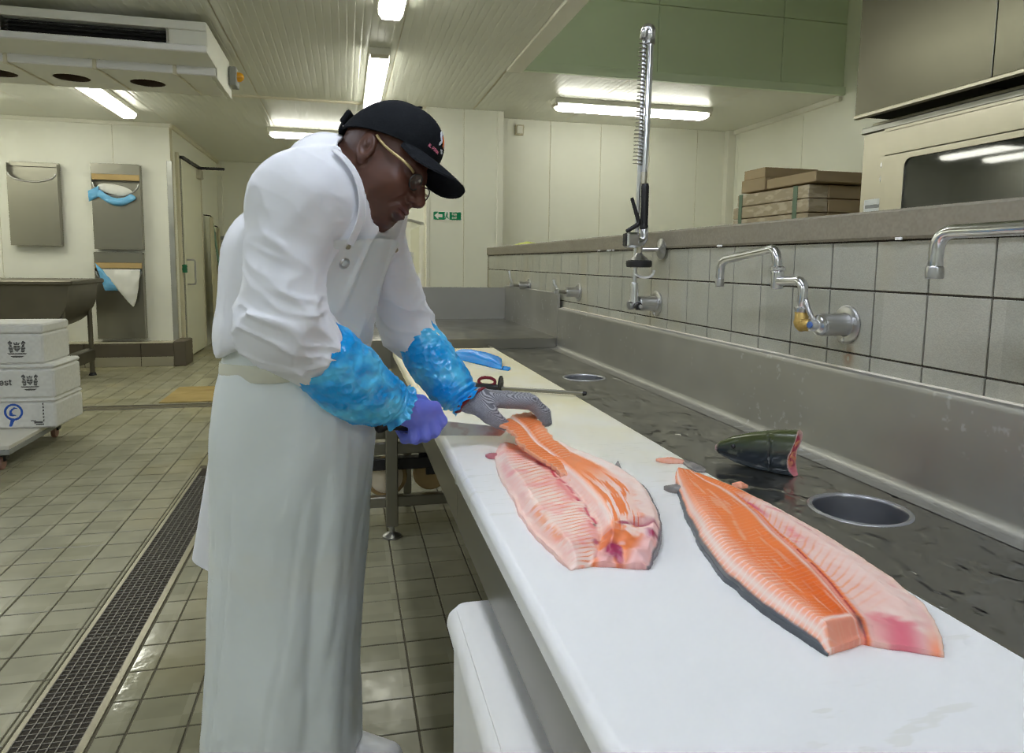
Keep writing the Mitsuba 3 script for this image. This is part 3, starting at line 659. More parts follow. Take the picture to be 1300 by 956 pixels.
poly_box(-1.845, yb, 0.165, 0.362, 'white polystyrene box with a blue speech bubble print, lowest of the stack', .0255, [('blue_print', on_front(ring, -2.092, yb-.0012, .275), 'm_print_blue'), ('blue_print', on_front(swo, -2.095, yb-.0012, .277), 'm_print_blue'), ('dotted_print', on_front(dots, -1.918, yb-.0012, .275), 'm_print'), ('small_print', on_front(mk, -1.945, yb-.0012, .205), 'm_print')], -3.0)
poly_box(-1.843, yb, 0.364, 0.585, 'white polystyrene box printed "est" and a black crest, middle of the stack', .03, [('crest_print', on_front(crest(.11), -1.985, yb-.0012, .482), 'm_print'), ('lettering', tl('est', .038, -2.165, .452), 'm_print')], -2.0)
poly_box(-1.895, yb, 0.587, 0.845, 'white polystyrene box with a thick lid and black crest, topmost of the stack', .062, [('crest_print', on_front(crest(.115), -2.045, yb-.0012, .70), 'm_print')], -1.0)
k = thing('dolly', 'low white dolly on red grey castors under the polystyrene boxes', 'dolly')
mat('m_dolly', (0.62, 0.60, 0.54), 0.5); mat('m_castor', (0.30, 0.17, 0.13), 0.6)
part('deck', bx(-2.75, -1.945, 4.62, 5.6, 0.135, 0.162, .004), 'm_dolly', k); part('deck_edge', bx(-2.752, -1.943, 4.615, 5.605, 0.105, 0.137, .004), 'm_bin_grey', k)
for x, y in ((-2.02, 4.70), (-2.02, 5.5), (-2.68, 4.7), (-2.68, 5.5)):
    part('castor_fork', bx(x-.026, x+.026, y-.02, y+.04, 0.05, 0.106, .006), 'm_black', k)
    part('castor_wheel', lathe([(0, -.015), (.036, -.014), (.042, -.006), (.042, .006), (.036, .014), (0, .015)], 18, 'x', (x, y-.01, .042)), 'm_castor', k, smooth=40)

# ---- beyond the low wall: hood, oven, cartons
k = thing('extractor_hood', 'large brushed steel extractor hood at the upper right over the oven', 'hood')
HX = 2.2
part('front_panel', bx(HX, HX+.01, 2.088, 2.765, 1.93, 3.9, .002), 'm_hood', k)
part('front_panel', bx(HX, HX+.01, 0.4, 2.083, 1.93, 3.9, .002), 'm_hood', k)
part('end_panel', bx(HX, HX+1.35, 2.757, 2.765, 1.93, 3.9, .002), 'm_hood', k)
part('lower_lip', bx(HX-.004, HX+.02, 0.4, 2.769, 1.918, 1.935, .003), 'm_steel_warm', k)
part('liner', bx(HX+.06, HX+1.3, 0.4, 2.75, 2.1, 2.11), 'm_black_matt', k)
part('inner_lip', bx(HX+.02, HX+.05, 0.4, 2.757, 1.93, 2.10), 'm_black_matt', k)
k = thing('oven', 'steel oven with a dark glass door reflecting two lamps, under the hood', 'oven')
OX = 2.3
part('cabinet', bx(OX, OX+.9, 0.3, 2.824, 0.75, 1.872, .006), 'm_steel_warm', k)
part('top_trim', bx(OX-.01, OX+.9, 1.985, 2.83, 1.868, 1.896, .004), 'm_steel', k); part('top_trim', bx(OX-.01, OX+.9, 0.3, 1.98, 1.868, 1.896, .004), 'm_steel', k)
part('top_rail', bx(OX+.02, OX+.05, 0.3, 2.80, 1.895, 1.915, .004), 'm_trim', k)
# door: a bulged frame around a window with rounded corners
D0, D1, Z0, Z1 = 0.55, 2.645, 0.95, 1.860
win = sbox(0.75, 1.12, 2.520, 1.722).buffer(-.035).buffer(.035, 8)
outer = sbox(D0, Z0, D1, Z1).buffer(-.008).buffer(.008, 4)
fr = outer.difference(win)
m = extrude(fr, 0.045); place(m, [OX, 0, 0], [0, 1, 0], [0, 0, 1], [-1, 0, 0]); m.invert() if m.volume < 0 else None
dk = part('door', m, 'm_steel_warm', k)
part('door__upper_bulge', bx(OX-.050, OX-.040, D0+.02, D1-.012, 1.745, Z1-.012, .0045), 'm_steel_warm', k, smooth=60)
mat('m_oven_glass', (0.012, 0.016, 0.014), 0.03, spec=0.9)
g = extrude(win, 0.008); place(g, [OX-.030, 0, 0], [0, 1, 0], [0, 0, 1], [-1, 0, 0]); part('door__glass', g, 'm_oven_glass', k)
part('door__glass_seal', bx(OX-.028, OX-.0, 0.72, 2.55, 1.08, 1.76), 'm_black', k)
for z in (1.655, 1.715): part('hinge', bx(OX-.03, OX, 2.65, 2.675, z-.012, z+.012, .004), 'm_chrome', k)
part('hinge_bar', bx(OX-.022, OX, 2.655, 2.668, 1.65, 1.72, .003), 'm_chrome', k)
k = thing('paper_notice', 'small white paper notice stuck on the oven beside its door', 'notice')
part('sheet', bx(OX-.0025, OX-.0005, 2.655, 2.79, 1.40, 1.575), 'm_sign_white', k)
mat('m_notice_grey', (0.30, 0.31, 0.30), 0.6); mat('m_notice_green', (0.55, 0.68, 0.52), 0.6)
part('grey_bar', bx(OX-.0035, OX-.002, 2.665, 2.78, 1.535, 1.550), 'm_notice_grey', k); part('green_bar', bx(OX-.0035, OX-.002, 2.665, 2.78, 1.49, 1.515), 'm_notice_green', k)
mat('m_cardboard', lambda p, n, uv: mix((0.36, 0.27, 0.155), (0.46, 0.35, 0.21), fbm(p.x*3, p.y*3, p.z*16, 3)), 0.65)
mat('m_cardboard_wrap', lambda p, n, uv: mix((0.44, 0.36, 0.24), (0.58, 0.50, 0.37), smoothstep(0.5, 0.7, fbm(p.x*9, p.y*14, p.z*30, 3))), 0.28)
mat('m_strap', (0.13, 0.20, 0.13), 0.4)
k = thing('stand', 'low steel stand carrying the cardboard boxes behind the tiled wall', 'stand')
part('top', bx(2.55, 3.35, 3.55, 4.5, 1.30, 1.344, .004), 'm_steel_dark', k)
for x in (2.6, 3.3):
    for y in (3.6, 4.45): part('leg', bx(x-.02, x+.02, y-.02, y+.02, 0, 1.30), 'm_steel_dark', k)
H = 0.0805
names = ['lowest', 'second', 'third', 'fourth', 'top']
for r in range(5):
    for c, (x0, x1, side) in enumerate(((2.6, 2.728, 'wall side'), (2.732, 3.0, 'oven side'))):
        b = thing('cardboard_box', f'flat brown cardboard box, {names[r]} layer of the strapped stack, {side}', 'box', 'strapped flat cardboard boxes')
        z0 = 1.346+r*H; j = random.uniform(-.006, .006); y1 = 4.42-(.0 if r < 4 else .05)
        part('carton', bx(x0+j*.4, x1+j*.4, 3.61+j, y1+j, z0, z0+H-.005, .004), 'm_cardboard_wrap' if c == 0 else 'm_cardboard', b)
        if c == 0:
            for ys_ in (3.735, 4.33): part('strap', bx(x0+j*.4-.003, x0+j*.4+.001, ys_+j*.3-.02, ys_+j*.3+.02, z0-.002, z0+H-.002), 'm_strap', b, label='green strap')
b = thing('cardboard_box', 'brown carton lying at the far end on top of the strapped stack', 'box'); part('carton', bx(2.60, 3.04, 4.06, 4.33, 1.755, 1.835, .004), 'm_cardboard', b); part('flap', bx(2.61, 3.0, 4.08, 4.32, 1.836, 1.90, .004), 'm_cardboard', b)
b = thing('cardboard_box', 'brown carton lying at the near end on top of the strapped stack', 'box'); mm = bx(2.59, 3.02, 3.54, 4.02, 1.752, 1.812, .004); part('carton', mm, 'm_cardboard', b)
k = thing('yellow_cloth', 'small yellow green cloth lying at the far end of the grey ledge', 'cloth')
mat('m_yellow', (0.52, 0.55, 0.14), 0.7)
n = 16; u, v = np.meshgrid(np.linspace(0, 1, n), np.linspace(0, 1, n), indexing='ij')
Z = 1.4005+0.022*np.sin(u*np.pi)*np.sin(v*np.pi)*(.4+meshkit.fbm(np.stack([u*4, v*4, 0*u], -1), 3)); V = np.stack([1.20+.12*u, 4.62+.55*v, Z], -1).reshape(-1, 3)
body(k, tm(np.vstack([V, V*[1, 1, 0]+[0, 0, 1.3995]]), np.vstack([grid_faces(n, n), grid_faces(n, n)[:, ::-1]+n*n])), 'm_yellow', smooth=True)

# ---- far sink, stand and tub by the counter
k = thing('steel_sink', 'steel sink with tall upright sides at the far end of the counter', 'sink')
part('worktop', bx(-0.1, 1.165, 3.77, 5.10, 0.835, 0.858, .003), 'm_wet_steel', k)
part('front_fold', bx(-0.1, 1.15, 3.762, 3.775, 0.70, 0.857, .003), 'm_steel_dark', k)
part('back_upstand', bx(-0.1, 1.165, 5.095, 5.11, 0.80, 1.09, .002), 'm_splash', k)
part('side_upstand', bx(1.150, 1.166, 3.757, 5.11, 0.75, 1.108, .002), 'm_splash', k)
for x in (-.02, 1.1): part('leg', bx(x-.02, x+.02, 4.9, 4.94, 0, .83), 'm_steel_dark', k)
for x in (-.02, 1.1): part('leg', bx(x-.02, x+.02, 3.80, 3.84, 0, .83), 'm_steel_dark', k)
k = thing('steel_frame_stand', 'low steel frame stand on an adjustable foot beside the counter', 'stand')
part('leg', bx(0.168, 0.222, 3.155, 3.205, 0.055, 0.60, .004), 'm_steel_dark', k)
part('leg', bx(-0.36, -0.31, 3.155, 3.205, 0.055, 0.60, .004), 'm_steel_dark', k)
for x in (.195, -.335): part('foot', lathe([(0, 0), (.042, 0), (.044, .010), (.030, .020), (.012, .028), (.011, .06), (0, .06)], 20, 'z', (x, 3.18, 0)), 'm_chrome_worn', k, smooth=40)
part('low_bar', bx(-0.36, 0.47, 3.20, 3.24, 0.135, 0.185, .004), 'm_steel_dark', k)
part('mid_bar', bx(-0.36, 0.40, 3.24, 3.27, 0.375, 0.43, .004), 'm_steel_dark', k); part('mid_bar', bx(-0.36, 0.44, 3.24, 3.30, 0.30, 0.355, .004), 'm_black', k)
part('gusset', bx(0.33, 0.44, 3.28, 3.30, 0.30, 0.56, .004), 'm_black', k)
part('back_panel', bx(0.10, 0.36, 3.32, 3.335, 0.43, 0.60, .004), 'm_steel_dark', k)
part('post', bx(0.10, 0.115, 3.18, 3.20, 0.40, 0.6), 'm_steel', k)
part('top_bar', bx(-0.36, 0.44, 3.18, 3.30, 0.60, 0.62, .003), 'm_steel_dark', k)
mat('m_tan', lambda p, n, uv: mix((0.25, 0.16, 0.06), (0.36, 0.25, 0.11), fbm(p.x*12, p.z*12, 1, 3)), 0.6); mat('m_cream', (0.60, 0.52, 0.38), 0.5)
k = thing('round_lid', 'cream round lid standing on edge behind the steel leg', 'lid')
part('disc', lathe([(0, 0), (.078, 0), (.078, .012), (0, .014)], 36, '-y', (0.175, 3.275, .262)), 'm_cream', k, smooth=35); part('rim', lathe([(.078, -.008), (.096, -.008), (.098, .006), (.094, .02), (.078, .02)], 36, '-y', (0.175, 3.28, .262)), 'm_tan', k, smooth=35)
k = thing('round_lid', 'brown round lid with dark hub standing on edge right of the steel leg', 'lid')
part('disc', lathe([(0, 0), (.078, 0), (.085, .01), (.078, .022), (0, .022)], 36, '-y', (0.385, 3.285, .270)), 'm_tan', k, smooth=35); part('hub', bx(.36, .41, 3.25, 3.268, .265, .31, .004), 'm_black', k)
k = thing('plastic_tub', 'white plastic tub with a thick rounded rim under the front of the counter', 'tub')
mat('m_tub', lambda p, n, uv: mix((0.66, 0.65, 0.61), (0.76, 0.75, 0.73), fbm(p.x*30, p.y*6, p.z*4, 3)), 0.5)
tb = sbox(0.176, 0.52, 0.60, 1.175).buffer(-.025).buffer(.025, 6); ti = tb.buffer(-.03)
m = extrude(tb.difference(ti), 0.60); m.apply_translation([0, 0, .02]); part('wall', m, 'm_tub', k, smooth=30)
m = extrude(ti, 0.02); m.apply_translation([0, 0, .02]); part('bottom', m, 'm_tub', k)
rp = np.array(list(tb.buffer(-.013).exterior.coords)[:-1]); rp = np.c_[rp, np.full(len(rp), .645)]
part('rim', tube(np.vstack([rp, rp[:2]]), .026, 12), 'm_tub', k, smooth=True)
m = extrude(tb, .02); part('foot', m, 'm_tub', k)
m = extrude(tb.buffer(-.004), .03); m.apply_translation([0, 0, .642]); part('lid', m, 'm_tub', k, smooth=30)

# ================================================================ sculpting tools: distance fields turned into meshes
def smin(a, b, k):
    h = np.clip(0.5+0.5*(b-a)/k, 0, 1); return b*(1-h)+a*h-k*h*(1-h)
def smax(a, b, k): return -smin(-a, -b, k)
def S_ball(p, c, r): return np.linalg.norm(p-np.asarray(c), axis=-1)-r
def S_cone(p, a, b, r1, r2):
    a, b = np.asarray(a, float), np.asarray(b, float); d = b-a
    t = np.clip(((p-a)@d)/(d@d), 0, 1)
    return np.linalg.norm(p-a-t[..., None]*d, axis=-1)-(r1+(r2-r1)*t)
def S_ell(p, c, r, M=None):
    q = p-np.asarray(c)
    if M is not None: q = q@np.asarray(M, float).T
    r = np.asarray(r, float); k0 = np.linalg.norm(q/r, axis=-1); k1 = np.linalg.norm(q/(r*r), axis=-1)
    return np.where(k1 > 1e-9, k0*(k0-1)/np.maximum(k1, 1e-9), -r.min())
def S_ecap(p, a, b, side, ra, rb, bulge=0.0):
    """elliptic limb from a to b; ra, rb = (radius along side, radius across) at the ends"""
    a, b, side = (np.asarray(v, float) for v in (a, b, side)); d = b-a; L = np.linalg.norm(d); u = d/L
    side = side-u*(side@u); side /= np.linalg.norm(side); w = np.cross(u, side)
    q = p-a; t = np.clip((q@u)/L, 0, 1); e = q@u-t*L
    r1 = ra[0]+(rb[0]-ra[0])*t+bulge*np.sin(np.pi*t); r2 = ra[1]+(rb[1]-ra[1])*t+bulge*np.sin(np.pi*t)
    s1, s2 = q@side, q@w; m = np.minimum(r1, r2)
    return (np.sqrt((s1/r1)**2+(s2/r2)**2+(e/m)**2)-1)*m
def nets(f, lo, hi, h, band=None):
    """naive surface nets of f = 0, evaluated near the surface only"""
    lo, hi = np.asarray(lo, float), np.asarray(hi, float); B = 6
    n = (np.ceil((hi-lo)/h/B).astype(int))*B+1
    nb = (n-1)//B
    ax = [lo[i]+h*B*(np.arange(nb[i])+.5) for i in range(3)]
    G = np.stack(np.meshgrid(*ax, indexing='ij'), -1); d = f(G.reshape(-1, 3)).reshape(nb)
    near = np.abs(d) < h*B*0.87*1.25+(band or 0.0)
    val = np.repeat(np.repeat(np.repeat(np.where(d < 0, -1., 1.).astype(np.float32), B, 0), B, 1), B, 2)
    val = np.pad(val, [(0, 1)]*3, mode='edge')
    idx = np.argwhere(near); o = np.stack(np.meshgrid(*[np.arange(B+1)]*3, indexing='ij'), -1).reshape(-1, 3)
    for s in range(0, len(idx), 3000):
        I = (idx[s:s+3000, None]*B+o).reshape(-1, 3)
        val[I[:, 0], I[:, 1], I[:, 2]] = f(lo+h*I)
    ins = val < 0
    c = np.zeros(np.array(val.shape)-1, np.int8)
    for a in (0, 1):
        for b in (0, 1):
            for e in (0, 1): c += ins[a:val.shape[0]-1+a, b:val.shape[1]-1+b, e:val.shape[2]-1+e]
    cells = np.argwhere((c > 0) & (c < 8)); vid = np.full(c.shape, -1, np.int64); vid[tuple(cells.T)] = np.arange(len(cells))
    acc, cnt = np.zeros((len(cells), 3)), np.zeros(len(cells))
    cor = np.array([[a, b, e] for a in (0, 1) for b in (0, 1) for e in (0, 1)])
    cv = np.stack([val[tuple((cells+q).T)] for q in cor], -1)
    for i in range(8):
        for j in range(i+1, 8):
            if np.abs(cor[i]-cor[j]).sum() == 1:
                x, y = cv[:, i], cv[:, j]; m = (x < 0) != (y < 0)
                t = np.where(m, x/np.where(m, x-y, 1), 0); acc[m] += (cor[i]+t[:, None]*(cor[j]-cor[i]))[m]; cnt[m] += 1
    V = lo+h*(cells+acc/cnt[:, None]); F = []
    for a in range(3):
        b, e = (a+1) % 3, (a+2) % 3
        s0 = [slice(None)]*3; s1 = [slice(None)]*3; s0[a] = slice(0, -1); s1[a] = slice(1, None)
        ch = np.argwhere(ins[tuple(s0)] != ins[tuple(s1)])
        ch = ch[(ch[:, b] > 0) & (ch[:, e] > 0) & (ch[:, b] < c.shape[b]) & (ch[:, e] < c.shape[e])]
        if not len(ch): continue
        eb, ee = np.eye(3, dtype=int)[b], np.eye(3, dtype=int)[e]
        q = [vid[tuple((ch-k).T)] for k in (eb*0, eb, eb+ee, ee)]
        fl_ = ins[tuple(ch.T)]
        Q = np.stack(q, -1); Q[~fl_] = Q[~fl_][:, ::-1]
        Q = Q[(Q >= 0).all(1)]
        F += [Q[:, [0, 1, 2]], Q[:, [0, 2, 3]]]
    return tm(V, np.vstack(F))
def relax(m, n=2):
    """a few rounds of shrink-free smoothing over the edges"""
    e = m.edges_unique; V = np.asarray(m.vertices).copy(); N = len(V)
    from scipy.sparse import coo_matrix
    A = coo_matrix((np.ones(2*len(e)), (np.r_[e[:, 0], e[:, 1]], np.r_[e[:, 1], e[:, 0]])), shape=(N, N)).tocsr(); dg = np.maximum(np.asarray(A.sum(1)), 1)
    for _ in range(n):
        for l in (.5, -.53): V = V+l*(A@V/dg-V)
    return tm(V, m.faces)
def fb(p, s, seed=0, o=3): return meshkit.fbm(p*s, o, seed)-0.5
def ridge(p, s, seed=0, o=2): return 1-np.abs(2*meshkit.fbm(p*s, o, seed)-1)*2

# ================================================================ the fishmonger
PN = thing('person', 'man in white coat, pale apron, black cap and blue plastic sleeves cutting salmon', 'person')
FW, RT = np.array([.866, -.5, 0]), np.array([-.5, -.866, 0])
NK, WA = np.array([-.003, 1.60, 1.484]), np.array([-.112, 1.65, 1.05])
SHR, SHL = np.array([-.088, 1.45, 1.392]), np.array([.052, 1.73, 1.40])
ELR, WRR, FIR = np.array([-.122, 1.42, 1.130]), np.array([.105, 1.545, .955]), np.array([.165, 1.60, .910])
ELL, WRL = np.array([.150, 1.79, 1.10]), np.array([.291, 1.69, .930])
HM = np.array([[.741, .330, .585], [-.447, .892, .063], [-.501, -.308, .809]])      # columns: forward, left, up of the head
HP = np.array([.076, 1.579, 1.472])
hl = lambda p: (p-HP)@HM                     # world -> head
hw = lambda q: np.asarray(q, float)@HM.T+HP   # head -> world
NECK0 = hw([-.035, 0, -.05]); NECK1 = NK+np.array([-.01, .01, -.06])

# ---- skin: head, neck, trunk, arms, legs in one surface
def head_sdf(p):
    q = hl(p); far_ = np.linalg.norm(q-[.01, 0, 0], axis=-1)
    if p.ndim == 2 and (far_ > .20).any():
        d = far_-.15; nr = far_ <= .20
        if nr.any(): d[nr] = head_sdf(p[nr])
        return d
    s = q.copy(); s[..., 1] = np.abs(q[..., 1])
    d = S_ell(q, (-.012, 0, .045), (.098, .076, .100))
    d = smin(d, S_ell(q, (.035, 0, -.030), (.066, .064, .072)), .035)          # face block
    d = smin(d, S_ell(s, (.012, .046, -.050), (.040, .022, .038)), .03)          # jaw corner
    d = smin(d, S_ell(q, (.074, 0, -.086), (.023, .028, .018)), .030)            # chin
    d = smin(d, S_ell(q, (.035, 0, -.098), (.050, .046, .022)), .03)             # soft under the chin
    d = smin(d, S_ell(s, (.070, .040, -.018), (.024, .024, .022)), .022)         # cheek
    d = smin(d, S_ell(q, (.076, 0, -.052), (.030, .036, .030)), .02)             # muzzle
    d = smin(d, S_cone(s, (.086, .008, .034), (.078, .045, .034), .012, .010), .014)   # brow
    d = smax(d, -S_ell(s, (.102, .034, .013), (.019, .019, .013)), .012)         # eye hollow
    d = smin(d, S_ell(s, (.080, .033, .012), (.0150, .016, .0135)), .005)        # closed looking lids
    d = smax(d, -S_ell(s, (.0965, .033, .0035), (.006, .014, .0018)), .003)      # lid line
    d = smin(d, S_cone(q, (.094, 0, .026), (.119, 0, -.016), .0085, .0125), .012)     # nose
    d = smin(d, S_ball(q, (.1195, 0, -.020), .0125), .008)
    d = smin(d, S_ell(s, (.107, .0145, -.024), (.013, .0085, .0095)), .006)      # wings
    d = smax(d, -S_ell(s, (.113, .0085, -.0325), (.006, .0045, .005)), .003)     # nostrils
    d = smin(d, S_ell(q, (.1015, 0, -.0505), (.0115, .026, .0070)), .006)        # lips
    d = smin(d, S_ell(q, (.0995, 0, -.0640), (.0125, .023, .0078)), .006)
    d = smax(d, -S_ell(q, (.112, 0, -.0570), (.016, .027, .0013)), .003)
    d = smax(d, -S_ell(q, (.104, 0, -.078), (.012, .022, .006)), .010)
    d = smax(d, -S_cone(s, (.100, .024, -.030), (.088, .040, -.060), .0035, .0025), .010)   # smile fold
    ea = np.array([[.94, .10, .33], [-.12, .99, .05], [-.32, -.08, .94]])
    e = S_ell(s, (-.010, .080, .006), (.0205, .0085, .0330), ea)
    e = smax(e, -S_ell(s, (-.006, .090, .004), (.0125, .0085, .0205), ea), .004)
    e = smin(e, S_ell(s, (.004, .079, -.002), (.006, .006, .009)), .004)
    e = smin(e, S_ell(s, (-.010, .083, .012), (.007, .006, .012), ea), .004)
    e = smin(e, S_ell(s, (-.002, .077, -.024), (.010, .006, .010)), .006)
    return smin(d, e, .007)
def trunk_sdf(p, g=0.0):
    d = S_ecap(p, WA, NK-[0.02, -.005, .13], RT, (.150+g, .115+g), (.155+g, .112+g))
    d = smin(d, S_ecap(p, SHR*.8+NK*.2-[0, 0, .03], SHL*.8+NK*.2-[0, 0, .03], [0, 0, 1], (.075+g, .078+g), (.075+g, .078+g)), .07)
    d = smin(d, S_cone(p, NK-[.03, -.02, .03], SHR, .070+g, .062+g), .06)
    return smin(d, S_cone(p, NK-[.03, -.02, .03], SHL, .070+g, .062+g), .06)
def body_sdf(p):
    d = S_cone(p, NECK1, NECK0, .064, .060); h = head_sdf(p)
    d = smin(d, h, .016)
    d = smin(d, trunk_sdf(p, -.022), .04)
    for S, E, W in ((SHR, ELR, WRR), (SHL, ELL, WRL)):
        d = smin(d, S_cone(p, S, E, .050, .040), .03); d = smin(d, S_cone(p, E, W, .040, .027), .02)
    d = smin(d, S_ecap(p, WA-[0, 0, .14], WA, RT, (.145, .11), (.13, .10)), .05)
    return d
m = nets(body_sdf, (-.30, 1.34, .80), (.36, 1.95, 1.64), .0031)
for s in (-1, 1):      # legs and feet, joined into the same surface
    pass
def legs_sdf(p):
    d = None
    for s in (-1, 1):
        hip = WA+s*.085*RT-[0, 0, .20]; kn = hip+[.0, 0, -.40]+FW*.02; an = np.array([kn[0], kn[1], .12])-FW*.02
        e = smin(S_cone(p, hip, kn, .082, .055), S_cone(p, kn, an, .055, .040), .03)
        e = smin(e, S_cone(p, an-[0, 0, .06], an+FW*.15-[0, 0, .075], .036, .028), .03)
        d = e if d is None else smin(d, e, .02)
    return d
_full = lambda p: smin(body_sdf(p), legs_sdf(p), .03)
ml = nets(lambda p: smax(smin(S_ecap(p, WA-[0, 0, .14], WA, RT, (.145, .11), (.13, .10)), legs_sdf(p), .04), p[..., 2]-1.0, .001), (-.36, 1.38, .0), (.16, 1.92, 1.02), .008)
man = m3.Manifold(m3.Mesh(np.asarray(m.vertices, np.float32), np.asarray(m.faces, np.uint32)))+m3.Manifold(m3.Mesh(np.asarray(ml.vertices, np.float32), np.asarray(ml.faces, np.uint32)))
mm_ = man.to_mesh(); m = tm(mm_.vert_properties[:, :3], mm_.tri_verts)
V = np.asarray(m.vertices); q = hl(V); g = lambda x, c, w: np.exp(-(((x-np.asarray(c))/np.asarray(w))**2).sum(-1)); qa = q*[1, 0, 1]+np.abs(q)*[0, 1, 0]
col = np.tile([.088, .036, .023], (len(V), 1))*(0.9+0.35*(meshkit.fbm(V*45, 3)-.5))[:, None]
col += g(qa, (.07, .045, -.018), (.035, .03, .03))[:, None]*[.035, .012, .007]
col += g(q, (.125, 0, -.018), (.02, .02, .02))[:, None]*[.03, .010, .006]
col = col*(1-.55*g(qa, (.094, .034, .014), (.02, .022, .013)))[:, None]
lip = np.clip(g(q, (.108, 0, -.057), (.012, .026, .0125))*1.5, 0, 1)[:, None]; col = col*(1-lip)+np.array([.115, .040, .034])*lip
stub = np.clip(g(q, (.07, 0, -.085), (.05, .05, .022))+.7*g(q, (.105, 0, -.040), (.012, .022, .005)), 0, 1)*(.5+.5*meshkit.noise(V*900))
col = col*(1-.45*stub)[:, None]
hair = 1/(1+np.exp(-((-.045-q[:, 0]+.0*q[:, 2])/.006)))*(q[:, 2] > -.03)*np.clip((q[:, 2]+.03)/.02, 0, 1); col = col*(1-.22*hair)[:, None]
mat('m_skin', (0.1, 0.04, 0.03), 0.42, spec=0.45)
scene['m_skin'] = {'type': 'twosided', 'bsdf': {'type': 'principled', 'base_color': {'type': 'mesh_attribute', 'name': 'vertex_color'}, 'roughness': 0.46, 'specular': 0.38}}
part('body', m, 'm_skin', PN, smooth=True, color=np.clip(col, 0.004, 1))

# ---- black cap
mat('m_cap', lambda p, n, uv: mix((0.005, 0.006, 0.008), (0.011, 0.013, 0.016), noise(p.x*700, p.y*700, p.z*700)), 0.8, spec=0.12, bump=lambda p, n, uv: 0.0003*noise(p.x*500, p.y*500, p.z*500))
CC, CR_ = np.array([-.008, 0, .050]), np.array([.109, .089, .114])
def cap_pt(th, ph, off=0.0):
    """th: angle about the head from the front, ph: 0 at the band .. 1 at the button; head coordinates"""
    zb = (.028*np.cos(th)+.004)*(1-ph)                      # band rises to the front
    e = ph*np.pi/2; r = np.cos(e)**.82; z = np.sin(e)
    seam = 1-.006*np.exp(-(np.mod(th+np.pi/6, np.pi/3)-np.pi/6)**2*400)
    X = CC[0]+(CR_[0]+off)*np.cos(th)*r*seam; Y = CC[1]+(CR_[1]+off)*np.sin(th)*r*seam; Z = CC[2]-.012+zb+(CR_[2]+off-.0)*z*(1-.0*r)
    return np.stack([X, Y, Z], -1)
nt, npz = 96, 30
th, ph = np.meshgrid(np.linspace(0, 2*np.pi, nt, endpoint=False), np.linspace(0, 1, npz), indexing='ij')
Vo = cap_pt(th.T, ph.T).reshape(-1, 3); Vi = cap_pt(th.T, ph.T*.999, -.004).reshape(-1, 3)
w_ = 0.0022*fb(np.vstack([Vo, Vi]), 28, 4)[:, None]; VV = np.vstack([Vo, Vi]); VV += w_*(VV-CC)/.1
Fo = grid_faces(npz, nt, True); rim = []
for j in range(nt):
    k = (j+1) % nt; rim += [[j, len(Vo)+j, len(Vo)+k], [j, len(Vo)+k, k]]
cm = tm(hw(VV), np.vstack([Fo, Fo[:, ::-1]+len(Vo), rim])); 
cp = PN+'__cap'; part('cap', cm, 'm_cap', PN, smooth=60)
# peak
n1, n2 = 30, 16; u, v = np.meshgrid(np.linspace(-1, 1, n1), np.linspace(0, 1, n2), indexing='ij')
tb_ = u*1.02
base = cap_pt(tb_, np.zeros_like(tb_), -.002)
L = .086*np.clip(1-np.abs(u)**2.6, 0, 1)**.55+.0005
dirx = np.stack([np.cos(tb_*.30), np.sin(tb_*.30), -0.03-0.0*u], -1)
Pk = base+dirx*(L*v)[..., None]; Pk[..., 2] -= .034*(np.abs(u)**2)*v*(L/.0865)+.010*v**2*1.0-.002
Pk = Pk.reshape(-1, 3); Pk2 = Pk-[0, 0, .0035]
Fp = grid_faces(n1, n2); edge = []
for i in range(n1-1): a, b = i*n2+n2-1, (i+1)*n2+n2-1; edge += [[a, b, b+len(Pk)], [a, b+len(Pk), a+len(Pk)]]
pm = tm(hw(np.vstack([Pk, Pk2])), np.vstack([Fp, Fp[:, ::-1]+len(Pk), edge])); part('cap__peak', pm, 'm_cap', PN, smooth=50)
part('cap__button', S_button := lathe([(0, .004), (.005, .003), (.007, 0)], 12, 'z'), 'm_cap', PN, smooth=True); scene[PN+'__cap__button']['to_world'] = T().translate(hw([CC[0], 0, CC[2]-.008+CR_[2]+.004]).tolist())
st = np.array([hw(cap_pt(np.array(np.pi+t), np.array(0.02), .003)) for t in np.linspace(-.5, .5, 12)]); 
part('cap__strap', tube(st, .010, 8, sx=.35), 'm_cap', PN, smooth=True)
bk = bx(-.006, .006, -.012, .012, -.016, .016, .003); bk.apply_transform(np.vstack([np.c_[HM, hw([-.128, -.012, .052])], [0, 0, 0, 1]])); part('cap__strap_tab', bk, 'm_cap', PN)
# embroidery on the cap front, wrapped on its curve
def wrap(m, th0, ph0, off=.0012):
    X = np.asarray(m.vertices); t = th0+X[:, 0]/.098; p = ph0+X[:, 1]/.150
    return tm(hw(cap_pt(t, p, off)+0*X), m.faces) if False else tm(hw(np.array([cap_pt(np.array(a), np.array(b), off+z*.5) for a, b, z in zip(t, p, X[:, 2])])), m.faces)
def densify(m, e):
    return tm(*trimesh.remesh.subdivide_to_size(m.vertices, m.faces, e))
mat('m_thread_white', (0.72, 0.76, 0.82), 0.7); mat('m_thread_orange', (0.75, 0.16, 0.03), 0.7); mat('m_thread_pink', (0.72, 0.22, 0.32), 0.7)
lion = [Polygon([(-.016, .018), (-.008, .024), (-.003, .018), (-.006, .008), (-.002, .0), (-.008, -.012), (-.014, -.016), (-.015, -.009), (-.010, -.003), (-.016, .006)]), Polygon([(.002, .028), (.010, .030), (.014, .022), (.010, .014), (.003, .018)]), Polygon([(-.004, -.020), (.006, -.026), (.016, -.024), (.008, -.016)]), Polygon([(.014, .010), (.020, .004), (.018, -.010), (.013, -.004)])]
